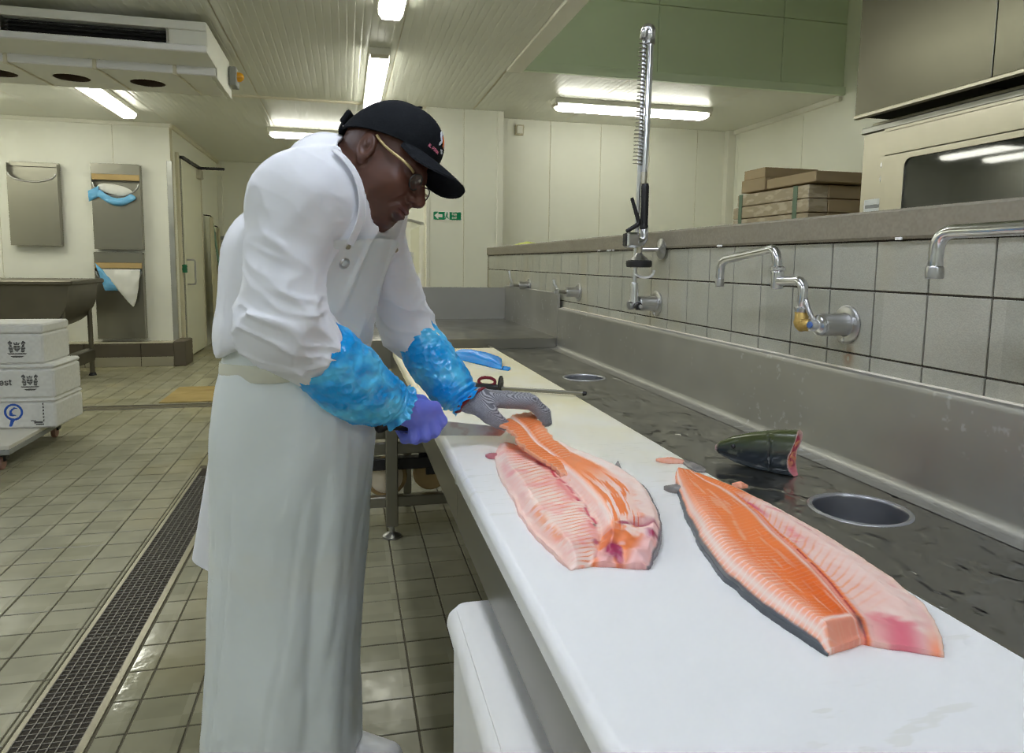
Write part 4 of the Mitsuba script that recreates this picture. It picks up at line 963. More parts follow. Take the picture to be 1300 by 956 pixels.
part('cap__badge', cat([wrap(densify(extrude(g_, .001), .006), -.14, .34) for g_ in lion]), 'm_thread_white', PN, label='white embroidered badge')
part('cap__badge_centre', wrap(densify(extrude(Polygon([(-.001, .014), (.008, .012), (.013, .002), (.010, -.012), (.003, -.010), (.001, 0)]), .001), .006), -.14, .34), 'm_thread_orange', PN, label='orange embroidered badge centre')
tx = meshkit.text_mesh('R. PINN', .0070, .001, True); part('cap__lettering', wrap(densify(tx, .004), -.56, .11), 'm_thread_pink', PN, label='pink embroidered lettering')

# ---- glasses
mat('m_gold', (0.30, 0.22, 0.10), 0.35, metal=0.6); mat('m_frame_dark', (0.03, 0.028, 0.025), 0.3)
scene['m_lens'] = {'type': 'thindielectric', 'int_ior': 1.7}
lens_c = lambda s: np.array([.1055, s*.034, .006])
for s in (-1, 1):
    c = lens_c(s); a = np.linspace(0, 2*np.pi, 33)
    ring_ = np.array([c+[.004*(1-np.cos(t))*0-.018*abs(np.cos(t)*.5+.5*(-1))*0-abs(s*np.cos(t)*.026+0)*.10-(np.sin(t)*.014)*.18*-1, np.cos(t)*.026, np.sin(t)*.0165] for t in a])
    part('glasses__rim', tube(hw(ring_), .0015, 6, cap=False), 'm_frame_dark', PN, smooth=True) if (PN+'__glasses') in scene else None
    if s == -1:
        br = np.array([[.109, y, .012+.004*np.cos(y*150)] for y in np.linspace(-.010, .010, 7)]); part('glasses', tube(hw(br), .0012, 6), 'm_gold', PN, smooth=True)
        part('glasses__rim', tube(hw(ring_), .0015, 6, cap=False), 'm_frame_dark', PN, smooth=True)
    inner = ring_[:-1]; lv = np.vstack([inner.mean(0)+[.0015, 0, 0], inner]); lf = [[0, 1+i, 1+(i+1) % 32] for i in range(32)]
    part('glasses__lens', tm(hw(lv), lf), 'm_lens', PN, smooth=True)
    tp = smooth_path([c+[-.004, s*.0275, .009], c+[-.020, s*.041, .013], [.040, s*.0785, .024], [-.004, s*.0845, .036]], 6)
    part('glasses__temple', tube(hw(tp), .0036, 8, sx=.5), 'm_gold', PN, smooth=True)

# ---- white coat
AXR = (WRR-ELR)/np.linalg.norm(WRR-ELR); AXL = (WRL-ELL)/np.linalg.norm(WRL-ELL)
def limb_folds(p, S, E, W, amp, seed):
    """creases that gather slantwise about the elbow and fade towards the shoulder"""
    d = E-S; L = np.linalg.norm(d); u = d/L; t = (p-S)@u/L
    x = np.cross(u, FW); x /= np.linalg.norm(x); y = np.cross(u, x); a, b = (p-S)@x, (p-S)@y
    q = np.stack([t*5.2+a*11+b*6+1.6*fb(p, 7, seed, 2), a*7-t*.8, b*7+seed], -1)
    c = np.clip(1-np.abs(2*meshkit.noise(q, seed)-1)*2.2, 0, 1)**1.5
    q2 = np.stack([t*9-a*9+b*12, a*9+t, b*9], -1); c2 = np.clip(1-np.abs(2*meshkit.noise(q2, seed+3)-1)*2.6, 0, 1)**2
    w1 = np.clip(.30+np.exp(-((t-.95)/.34)**2), 0, 1.1)
    return -amp*w1*(2.2*c+1.3*c2-1.0)
def coat_torso(p):
    d = trunk_sdf(p, .004)
    d = smin(d, S_ecap(p, WA-FW*.026+[0, 0, .055], WA-FW*.022+[.01, 0, .22], RT, (.158, .126), (.160, .126), .004), .06)
    return d
def coat_sdf(p):
    d = coat_torso(p)
    fR = limb_folds(p, SHR, ELR, WRR, .0045, 3); fL = limb_folds(p, SHL, ELL, WRL, .004, 8)
    sr = smin(S_cone(p, SHR+[-.004, .0, -.005], ELR+[-.004, .0, .03], .080, .072), S_cone(p, ELR+[.004, .0, .006], ELR+(WRR-ELR)*.42, .075, .066), .05)+fR
    sl = smin(S_cone(p, SHL+[.01, 0, -.01], ELL, .066, .052), S_cone(p, ELL, ELL+(WRL-ELL)*.45, .053, .048), .04)+fL
    d = smax(d, -(p[..., 2]-(WA[2]+.018+.02*np.sin(p[..., 0]*24))), .012)
    d = smin(d, sr, .042); d = smin(d, sl, .024)
    # creases: chest to shoulder pull, back blousing
    rd_ = np.clip(1-np.abs(2*meshkit.noise(np.stack([(p@RT)*13+(p@FW)*9+p[..., 2]*3.2, p[..., 2]*3.6-(p@FW)*4, (p@RT)*5], -1), 31)-1)*2.3, 0, 1)**1.6
    d = d+.008*fb(p*[1, 1, .45], 8, 1, 3)-(.0075*rd_-.002)+.0035*np.sin((p@np.array([22., 10, 30]))+6*fb(p, 6, 2, 2))*np.exp(-((p[..., 2]-1.14)/.10)**2)
    # collar: hollow ring about the neck
    nk = NECK0-NECK1; nu = nk/np.linalg.norm(nk)
    up = (p-NECK1)@nu; lean = up-.080-.45*((p-NECK1)@(-FW))*0.55
    outer = S_cone(p, NECK1-nu*.02, NECK1+nu*.16, .094, .078); inner = S_cone(p, NECK1+nu*.0, NECK1+nu*.30, .083, .067)
    ring_ = smax(smax(outer, -inner, .003), lean, .004)
    d = smax(d, -smax(inner, -(up-.028), .01), .008)
    d = smin(d, ring_, .010)
    return smax(d, -(head_sdf(p)-.003), .003)
ctm = nets(coat_sdf, (-.36, 1.26, 1.02), (.34, 1.99, 1.60), .0042, band=.012)
mat('m_coat', lambda p, n, uv: mix((0.72, 0.735, 0.775), (0.78, 0.79, 0.82), fbm(p.x*12, p.y*12, p.z*12, 2)), 0.8, spec=0.2, sheen=0.2, bump=lambda p, n, uv: 0.00025*noise(p.x*800, p.y*800, p.z*800))
part('coat', relax(ctm, 3), 'm_coat', PN, smooth=True)
# tail of the coat below the waist, showing behind the apron
n1, n2 = 70, 40; A, Z = np.meshgrid(np.radians(np.linspace(112, 248, n1)), np.linspace(1.03, .575, n2), indexing='ij')
tt = (1.03-Z)/.46; cx = np.array([-.117, 1.645])
ra_, rb_ = .150+.005*tt, .150+.105*tt
fold = 1+.05*tt*np.sin(A*7+1)+.03*tt*np.sin(A*13)
X = cx[0]+(FW[0]*np.cos(A)*rb_+RT[0]*np.sin(A)*ra_)*fold; Y = cx[1]+(FW[1]*np.cos(A)*rb_+RT[1]*np.sin(A)*ra_)*fold
V = np.stack([X, Y, Z+.01*np.sin(A*5)*tt], -1).reshape(-1, 3); Vi = V-np.c_[(V[:, :2]-cx)*.02, np.zeros(len(V))]
Fg = grid_faces(n1, n2); part('coat__tail', tm(np.vstack([V, Vi]), np.vstack([Fg, Fg[:, ::-1]+len(V)])), 'm_coat', PN, smooth=True)

# ---- apron: skirt, waistband, bib
mat('m_apron', lambda p, n, uv: mix(mix((0.65, 0.70, 0.70), (0.725, 0.77, 0.765), fbm(p.x*6, p.y*6, p.z*3, 3)), (0.66, 0.62, 0.50), 0.25*smoothstep(0.6, 0.8, fbm(p.x*5, p.y*5, p.z*5, 4))), 0.34, spec=0.5, bump=lambda p, n, uv: 0.0012*fbm(p.x*18, p.y*18, p.z*10, 3))
zz = np.array([1.085, 1.047, .973, .883, .766, .626, .456, .302, .17, .10]); cxs = np.array([-.103, -.105, -.110, -.116, -.122, -.130, -.139, -.150, -.157, -.160]); hw_ = np.array([.150, .157, .172, .179, .176, .171, .169, .173, .178, .181])
n1, n2 = 120, 110; A, Z = np.meshgrid(np.radians(np.linspace(-158, 158, n1)), np.linspace(1.085, .10, n2), indexing='ij')
from scipy.interpolate import PchipInterpolator
cX = PchipInterpolator(zz[::-1], cxs[::-1])(Z); hW = PchipInterpolator(zz[::-1], hw_[::-1])(Z); tt = np.clip((1.06-Z)/.95, 0, 1)
sharp = np.sign(np.cos(A))*np.abs(np.cos(A))**.85, np.sign(np.sin(A))*np.abs(np.sin(A))**.85
wr = hW*(1+.02*tt*np.sin(A*5+.8)+.050*tt**1.5*np.sin(A*7+2*fb(np.stack([A, Z, 0*Z], -1), 2, 5, 2))*np.exp(-((A-.3)/1.1)**2))
wr = wr-.0045*np.clip(1-np.abs(2*meshkit.noise(np.stack([A*2.6+Z*1.3, Z*1.7, 0*Z], -1), 7)-1)*3, 0, 1)**2*np.clip(tt*2.5, 0, 1)
wr = wr+.012*fb(np.stack([A*2, Z*4, 0*Z], -1), 1.6, 12, 3)
X = cX+wr*(FW[0]*sharp[0]*.98+RT[0]*sharp[1]*.98); Y = 1.645+wr*(FW[1]*sharp[0]*.98+RT[1]*sharp[1]*.98)
V = np.stack([X, Y, Z], -1).reshape(-1, 3); cc = np.c_[cX.ravel(), np.full(len(V), 1.645), V[:, 2]]; Vi = V-(V-cc)*.018
Fg = grid_faces(n1, n2); skirt = tm(np.vstack([V, Vi]), np.vstack([Fg[:, ::-1], Fg+len(V)]))
# bib: laid on the coat by marching in from the front
def lay_on(P0, d, f, off, far=.45, n=60):
    t = np.full(len(P0), -far)
    for _ in range(n): t = t+np.clip(f(P0+t[:, None]*d)-off, -.02, .05)
    return P0+t[:, None]*d
n1, n2 = 60, 60; s_, t_ = np.meshgrid(np.linspace(-1, 1, n1), np.linspace(0, 1, n2), indexing='ij')
top = 1.318-.010*s_**2; zb_ = 1.03; Zb = zb_+(top-zb_)*t_
hr_, hl_ = .178-.008*t_, .175-.050*t_**1.3
axx = WA+(NK-WA)*((Zb-WA[2])/(NK[2]-WA[2]))[..., None]
ang = ((hr_+hl_)/2*s_+(hr_-hl_)/2*s_**2)/.165
dirs = -(FW*np.cos(ang)[..., None]+RT*np.sin(ang)[..., None])
P0 = np.stack([axx[..., 0], axx[..., 1], Zb], -1)
bibp = lay_on(P0.reshape(-1, 3), dirs.reshape(-1, 3), coat_torso, .012)
bibp += -dirs.reshape(-1, 3)*(.004*fb(bibp, 9, 21, 3)[:, None]+.007*(np.clip(1-np.abs(2*meshkit.noise(np.stack([s_.ravel()*2.6+t_.ravel()*.5, t_.ravel()*1.2, 0*t_.ravel()], -1), 5)-1)*2.6, 0, 1)**1.5)[:, None]+.012*np.exp(-((t_.ravel()-.15)/.25)**2)[:, None]*(.6+.4*np.sin(s_.ravel()*6))[:, None])
Fg = grid_faces(n1, n2); bi = bibp+dirs.reshape(-1, 3)*.003
bib = tm(np.vstack([bibp, bi]), np.vstack([Fg, Fg[:, ::-1]+len(bibp)]))
part('apron', cat([skirt, bib]), 'm_apron', PN, smooth=True)
grid_b = bibp.reshape(n1, n2, 3); gd = dirs
mat('m_stud', (0.35, 0.31, 0.22), 0.35, metal=0.8)
for i, j, r0, r1, nm in ((51, n2-4, 0, .006, 'stud'), (4, n2-4, 0, .006, 'stud'), (50, n2-11, .0065, .0125, 'eyelet')):
    o = lathe([(r0, 0), (r0+.001, .002), ((r0+r1)/2, .0034), (r1-.001, .002), (r1, 0)], 18, 'z'); nn = np.cross(grid_b[i+1, j]-grid_b[i-1, j], grid_b[i, j+1]-grid_b[i, j-1]); nn = nn/np.linalg.norm(nn); nn = nn if nn@gd[i, j] < 0 else -nn; aim(o, nn); o.apply_translation(grid_b[i, j]+nn*.0008); part('apron__'+nm, o, 'm_stud' if nm == 'stud' else 'm_chrome_worn', PN, smooth=40)
# neck straps and waistband
for s, i in ((1, 51),):
    p0 = grid_b[i, n2-3]; p1 = NK+s*.105*RT+FW*.11+np.array([0, .0, -.06]); p2 = NK+s*.100*RT-FW*.06+[0, 0, -.01]
    path = np.array([(1-t)**2*p0+2*t*(1-t)*p1+t*t*p2 for t in np.linspace(0, .74, 20)])
    for _ in range(30):
        e = .0004; dd = coat_torso(path); gr = np.stack([(coat_torso(path+np.eye(3)[a]*e)-dd)/e for a in range(3)], -1); path[1:] += (gr*(.011-dd)[:, None]*.6)[1:]
    dd = coat_torso(path); gr = np.stack([(coat_torso(path+np.eye(3)[a]*.0004)-dd)/.0004 for a in range(3)], -1)
    tg = np.gradient(path, axis=0); sd = np.cross(tg, gr); sd /= np.linalg.norm(sd, axis=1, keepdims=True)
    VS = np.stack([path-sd*.011, path+sd*.011, path+sd*.011+gr*.0025, path-sd*.011+gr*.0025], 1).reshape(-1, 3)
    part('apron__neck_strap', tm(VS, grid_faces(len(path), 4, True)), 'm_coat', PN, smooth=50)
mat('m_band', (0.60, 0.60, 0.50), 0.5)
A = np.radians(np.linspace(20, 345, 90)); bz = 1.052-.030*np.cos(A-2.4)*0-.022*np.sin(A*.5)
VB = []
for a, z in zip(A, bz):
    rr_ = .163+.004*np.sin(a*6); d_ = FW*np.cos(a)+RT*np.sin(a); c0 = np.array([-.105, 1.645, 0])
    VB += [c0+d_*rr_+[0, 0, z-.018], c0+d_*(rr_+.003)+[0, 0, z], c0+d_*rr_+[0, 0, z+.018], c0+d_*(rr_-.006)+[0, 0, z]]
part('apron__waistband', tm(VB, grid_faces(len(A), 4, True)), 'm_band', PN, smooth=40, label='beige waistband')

# ---- blue plastic oversleeves
def crumple(p, amp, seed):
    return amp*(.9*ridge(p, 26, seed, 2)+.7*ridge(p, 52, seed+3, 2)-.9)
def sleeve(A_, B_, prof, seed, amp, flat=None):
    u = (B_-A_)/np.linalg.norm(B_-A_); L = np.linalg.norm(B_-A_)
    nu_, nv_ = 170, 150
    t, a = np.meshgrid(np.linspace(0, 1, nu_), np.linspace(0, 2*np.pi, nv_, endpoint=False), indexing='ij')
    x = np.cross(u, [0, 0, 1.0]); x /= np.linalg.norm(x); y = np.cross(u, x)
    r = np.interp(t, [q[0] for q in prof], [q[1] for q in prof]); sag = np.interp(t, [q[0] for q in prof], [q[2] for q in prof])
    D = x*np.cos(a)[..., None]+y*np.sin(a)[..., None]
    end = np.exp(-(t/.035)**2)+np.exp(-((1-t)/.03)**2)
    P = A_+u*(t*L)[..., None]+D*r[..., None]-np.array([0, 0, 1.])*sag[..., None]
    P = P+u*(.006*np.sin(a*5+seed)*np.exp(-(t/.05)**2)+.004*np.sin(a*6)*np.exp(-((1-t)/.05)**2))[..., None]
    q = P.reshape(-1, 3)
    w = crumple(q, amp, seed)+amp*1.8*fb(q, 11, seed+7, 3)+amp*.8*np.sin(t.ravel()*70+7*fb(q, 10, seed+9, 2))*np.exp(-((t.ravel()-.88)/.12)**2)
    w = w+end.ravel()*.003*np.sin(a.ravel()*16+3*np.sin(a.ravel()*3))
    q = q+D.reshape(-1, 3)*w[:, None]
    qi = q-D.reshape(-1, 3)*.0016
    Fg = grid_faces(nu_, nv_, True)
    return tm(np.vstack([q, qi]), np.vstack([Fg, Fg[:, ::-1]+len(q)]))
scene['m_sleeve'] = {'type': 'twosided', 'bsdf': {'type': 'bumpmap', 'tex': proc(lambda p, n, uv: 0.0016*(1-dr.abs(2*fbm(p.x*60, p.y*60, p.z*60, 3)-1)*2), 8e-4), 'scale': 1.0,
    'bsdf': {'type': 'principled', 'base_color': proc(lambda p, n, uv: mix((0.008, 0.32, 0.78), (0.10, 0.56, 0.90), smoothstep(0.35, 0.7, fbm(p.x*20, p.y*20, p.z*20, 4)))), 'roughness': 0.24, 'specular': 0.6}}}
UA = ELR+(WRR-ELR)*.28+[.0, -.004, .004]; UB = WRR+AXR*.010
mr_ = sleeve(UA, UB, [(0, .070, -.004), (.12, .076, 0), (.35, .078, .012), (.6, .070, .016), (.8, .058, .010), (.90, .046, .003), (.94, .040, 0), (1, .052, 0)], 5, .0045)
part('oversleeve', mr_, 'm_sleeve', PN, smooth=True, label='crumpled blue plastic sleeve on the arm with the knife')
LA = ELL+(WRL-ELL)*.14+[0, 0, .004]; LB = WRL+AXL*.005
ml_ = sleeve(LA, LB, [(0, .055, -.004), (.15, .061, 0), (.4, .063, .010), (.65, .059, .016), (.85, .048, .012), (.94, .038, .004), (1, .046, .0)], 15, .0036)
part('oversleeve', ml_, 'm_sleeve', PN, smooth=True, label='crumpled blue plastic sleeve on the arm holding the fish')

# ---- boots
mat('m_boot', (0.72, 0.72, 0.70), 0.35)
for s in (1, -1):
    an = WA+s*.085*RT+FW*.0; an = np.array([an[0], an[1], .10]); toe = an+FW*.175
    bs = lambda p: smax(smin(smin(S_cone(p, an+[0, 0, .24], an+[0, 0, .0], .064, .056), S_ecap(p, an+[0, 0, -.045], np.array([toe[0], toe[1], .045]), np.cross(FW, [0, 0, 1]), (.050, .055), (.048, .040)), .04), S_ecap(p, np.array([an[0], an[1], .02])-FW*.03, np.array([toe[0], toe[1], .02]), np.cross(FW, [0, 0, 1]), (.052, .02), (.050, .02)), .01), -(p[..., 2]-.001), .004)
    part('boot', nets(bs, an-[.16, .16, .102], an+[.26, .26, .30], .006), 'm_boot', PN, smooth=True)
    

# ---- gloves: purple-blue glove closed on the knife, grey ringed glove on the fish
mat('m_nitrile', lambda p, n, uv: mix((0.15, 0.19, 0.80), (0.24, 0.28, 0.92), fbm(p.x*30, p.y*30, p.z*30, 3)), 0.42, spec=0.45, bump=lambda p, n, uv: 0.0011*(1-dr.abs(2*fbm(p.x*55, p.y*55, p.z*55, 3)-1)*1.6), eps=7e-4)
def chain(p, pts, rs, k=.004):
    d = None
    for a, b, r1, r2 in zip(pts, pts[1:], rs, rs[1:]):
        e = S_cone(p, a, b, r1, r2); d = e if d is None else smin(d, e, k)
    return d
RM = [[.195, 1.575, .939], [.184, 1.575, .925], [.168, 1.575, .913], [.148, 1.575, .902]]
RP = [[.212, 1.588, .905], [.196, 1.583, .884], [.173, 1.583, .873], [.146, 1.583, .869]]
RD = [[.197, 1.618, .870], [.177, 1.616, .861], [.155, 1.614, .858], [.130, 1.612, .861]]
RTp = [[.182, 1.640, .882], [.162, 1.638, .876], [.141, 1.634, .875], [.118, 1.630, .879]]
def glove_r(p):
    d = S_cone(p, WRR-AXR*.03, WRR+AXR*.01, .036, .033)
    for i in range(4):
        mcp = np.array(RM[i])+[0, .006, 0]
        d = smin(d, S_cone(p, WRR+AXR*.012+[0, 0, -.004*i], mcp, .0225, .0150), .012)
    d = smin(d, S_ell(p, (.150, 1.590, .928), (.040, .024, .026)), .016)
    for i in range(4):
        q = [np.array(RM[i])+[0, .006, 0], RP[i], RD[i], RTp[i]]
        d = smin(d, chain(p, q, [.0145, .0126, .0116, .0100], .006), .0022)
    th = [[.125, 1.592, .955], [.168, 1.622, .945], [.205, 1.642, .912], [.222, 1.643, .895]]
    d = smin(d, chain(p, th, [.020, .0165, .0135, .011]), .010)
    return d+.0022*np.sin(p@np.array([150., 60, 120])+8*fb(p, 30, 4, 2))*np.exp(-((np.linalg.norm(p-WRR-AXR*.03, axis=-1))/.04)**2)+.0016*fb(p, 70, 2, 2)
part('glove', relax(nets(glove_r, (.02, 1.48, .83), (.26, 1.69, 1.02), .0026), 2), 'm_nitrile', PN, smooth=True, label='purple blue rubber glove closed on the knife')
def mesh_col(p, n, uv):
    t = p.x*.35-p.y*.55+p.z*1.0+.004*noise(p.x*40, p.y*40, p.z*40)
    s = smoothstep(0.25, 0.75, 0.5+0.5*dr.sin(t*2*math.pi/0.0030))
    return mix((0.14, 0.14, 0.17), (0.48, 0.48, 0.53), s)
mat('m_mesh', mesh_col, 0.55, metal=0.25, bump=lambda p, n, uv: 0.0006*dr.sin((p.x*.35-p.y*.55+p.z)*2*math.pi/0.0030), eps=4e-4)
LB_ = np.array([.381, 1.660, .933])
def glove_l(p):
    d = S_cone(p, WRL+[.006, 0, 0], WRL+[.03, -.006, .002], .033, .032)
    sp = np.array([.006, .0205, -.001])
    for i in range(4):
        o = sp*(i-.3)
        L = (1.0, 1.06, 1.0, .84)[i]
        m0 = LB_+o; pp = m0+np.array([.062, -.010, -.006])*L; dd = pp+np.array([.028, -.004, -.026])*L; tt_ = dd+np.array([.006, -.004, -.021])*L
        d = smin(d, S_cone(p, WRL+[.026, -.004, .002]+o*.55, m0, .0235, .0165), .010)
        d = smin(d, chain(p, [m0, pp, dd, tt_], [.0178, .0160, .0142, .0116], .006), .004)
    th = [[.318, 1.668, .922], [.336, 1.640, .904], [.356, 1.628, .888], [.372, 1.626, .880]]
    d = smin(d, chain(p, th, [.027, .0225, .0170, .0130]), .012)
    return d+.0014*fb(p, 60, 2, 2)
part('glove', relax(nets(glove_l, (.24, 1.57, .83), (.54, 1.80, 1.00), .0026), 2), 'm_mesh', PN, smooth=True, label='grey striped cut proof glove holding the fish')
mat('m_cuff', (0.17, 0.010, 0.022), 0.7)
cu = lambda p: smax(smax(S_cone(p, WRL+[-.01, .004, .0], WRL+[.03, -.008, 0], .0365, .0365), (p-WRL-[.012, 0, 0])@AXL, .004), -((p-WRL+[.004, 0, 0])@AXL), .004)
part('glove_cuff', nets(cu, WRL-.06, WRL+.07, .003), 'm_cuff', PN, smooth=True, label='dark red cuff of the grey glove')

# ---- knife
K = thing('filleting_knife', 'long steel knife with a black handle in the gloved hand, slicing the fish', 'knife')
ka, kb_ = np.array([.075, 1.602, .900]), np.array([.372, 1.660, .858]); kd = (kb_-ka)/np.linalg.norm(kb_-ka)
up_ = np.array([0, 0, 1.])-kd*kd[2]; up_ = up_*math.cos(.45)-np.cross(kd, up_)*math.sin(.45); up_ /= np.linalg.norm(up_); sd_ = np.cross(kd, up_)
def kbuild(poly, h):
    m = extrude(poly, h); m.apply_translation([0, 0, -h/2]); return place(m, ka, kd, up_)
mat('m_blade', lambda p, n, uv: mix((0.88, 0.87, 0.88), (0.66, 0.45, 0.44), .5*smoothstep(0.5, 0.75, fbm(p.x*40, p.y*40, p.z*60, 3))), 0.3, metal=0.85)
hp = Polygon([(-.004, -.012), (-.012, 0), (-.008, .013), (.012, .017), (.035, .012), (.075, .013), (.115, .012), (.132, .014), (.134, -.012), (.118, -.014), (.090, -.010), (.050, -.012), (.022, -.011), (.010, -.018), (.0, -.017)])
def hs(p):
    q = (p-ka)@np.stack([kd, up_, sd_], 1)
    d = S_cone(q, (.010, 0, 0), (.130, 0, 0), .0128, .0118)
    d = smin(d, S_ell(q, (-.002, -.002, 0), (.014, .019, .0145)), .008); return smin(d, S_ell(q, (.133, -.001, 0), (.008, .017, .012)), .006)
part('handle', nets(hs, ka-[.04, .06, .06], ka+kd*.14+[.06, .06, .06], .003), 'm_black', K, smooth=True)
bp = Polygon([(.132, .016), (.29, .010), (.315, -.002), (.30, -.013), (.132, -.020)])
part('blade', kbuild(bp, .0024), 'm_blade', K)

# ================================================================ salmon
FR_L = [[0.674, 1.329], [0.622, 1.211], [0.578, 1.101], [0.553, 1.023], [0.527, 0.931], [0.511, 0.839], [0.511, 0.766], [0.518, 0.699], [0.527, 0.65]]
FR_C = [[0.700, 1.310], [0.692, 1.215], [0.689, 1.145], [0.682, 1.051], [0.659, 0.952], [0.643, 0.866], [0.624, 0.787], [0.602, 0.720], [0.584, 0.662]]
FR_R = [[0.722, 1.300], [0.737, 1.231], [0.744, 1.137], [0.748, 1.067], [0.750, 1.002], [0.747, 0.902], [0.741, 0.822], [0.719, 0.721], [0.656, 0.621]]
FL_L = [[0.361, 1.630], [0.316, 1.477], [0.301, 1.348], [0.298, 1.237], [0.290, 1.144], [0.290, 1.075], [0.296, 1.012], [0.303, 0.955], [0.311, 0.924]]
FL_C = [[0.392, 1.590], [0.388, 1.477], [0.399, 1.400], [0.408, 1.317], [0.408, 1.216], [0.403, 1.118], [0.396, 1.053], [0.377, 0.985], [0.348, 0.930]]
FL_R = [[0.462, 1.590], [0.478, 1.520], [0.495, 1.446], [0.524, 1.371], [0.545, 1.300], [0.548, 1.215], [0.526, 1.110], [0.483, 0.990], [0.420, 0.902]]
scene['m_fish'] = {'type': 'twosided', 'bsdf': {'type': 'bumpmap', 'tex': proc(lambda p, n, uv: 0.0009*fbm(p.x*95, p.y*95, p.z*60, 3), 6e-4), 'scale': 1.0,
    'bsdf': {'type': 'principled', 'base_color': {'type': 'mesh_attribute', 'name': 'vertex_color'}, 'roughness': 0.33, 'specular': 0.45, 'clearcoat': 0.25, 'clearcoat_gloss': 0.85}}}
def crv(P, n):
    P = np.asarray(P, float); s = np.linspace(0, 1, len(P)); return np.stack([PchipInterpolator(s, P[:, k])(np.linspace(0, 1, n)) for k in range(P.shape[1])], -1)
from scipy.interpolate import PchipInterpolator
ss = lambda a, b, x: (lambda t: t*t*(3-2*t))(np.clip((x-a)/(b-a), 0, 1))
gs = lambda x, c, w: np.exp(-((x-c)/w)**2)
def lerp(a, b, t): return np.asarray(a)*(1-t[..., None])+np.asarray(b)*t[..., None]
ORANGE, DEEP, PALE, PINK, WHITE, BLOOD, SKIN = (.86, .205, .045), (.80, .125, .015), (.90, .50, .34), (.85, .44, .38), (.92, .74, .67), (.38, .012, .03), (.07, .08, .095)
def fillet(Lp, Cp, Rp, hfn, cfn, nu=340, nv=170, z0=.8305, rag=.0010, seed=1):
    L, Cc, Rr = crv(Lp, nu), crv(Cp, nu), crv(Rp, nu)
    u, v = np.meshgrid(np.linspace(0, 1, nu), np.linspace(0, 1, nv), indexing='ij')
    a, b = np.clip(v*2, 0, 1)[..., None], np.clip(v*2-1, 0, 1)[..., None]
    XY = L[:, None]*(1-a)+Cc[:, None]*a; XY = np.where(v[..., None] > .5, Cc[:, None]*(1-b)+Rr[:, None]*b, XY)
    q = np.stack([XY[..., 0], XY[..., 1], 0*u], -1)
    XY = XY+rag*4*(np.stack([fb(q, 45, seed), fb(q, 45, seed+1)], -1))*(gs(v, 0, .12)+gs(v, 1, .12)+gs(u, 1, .06)+gs(u, 0, .05))[..., None]
    h = hfn(u, v, q); col = cfn(u, v, q)
    V = np.stack([XY[..., 0], XY[..., 1], z0+h], -1).reshape(-1, 3); B = V.copy(); B[:, 2] = z0
    F = grid_faces(nu, nv); n = len(V); per = [i*nv for i in range(nu)]+[(nu-1)*nv+j for j in range(1, nv)]+[i*nv+nv-1 for i in range(nu-2, -1, -1)]+[j for j in range(nv-2, 0, -1)]
    W = []
    for i in range(len(per)): a_, b_ = per[i], per[(i+1) % len(per)]; W += [[a_, b_, b_+n], [a_, b_+n, a_+n]]
    m = tm(np.vstack([V, B]), np.vstack([F, F[:, ::-1]+n, W]))
    c = np.clip(col.reshape(-1, 3), .003, .95)
    return m, np.vstack([c, c*.85])
def hR(u, v, q):
    h = .008+.023*ss(0, .11, v)**.8-.004*ss(.10, .45, v)-.007*gs(v, .515, .05)*ss(.25, .4, u)
    h = h*(1-ss(.52, .60, v)*.40)-.006*ss(.85, 1, v)
    h = h*(.50+.50*ss(0, .3, u))*(1-.75*ss(.955, 1, u)*(1-.3*v))
    return np.maximum(h+.0016*fb(q, 60, 3)+.003*fb(q, 22, 5)*ss(.5, .6, v), .0015)
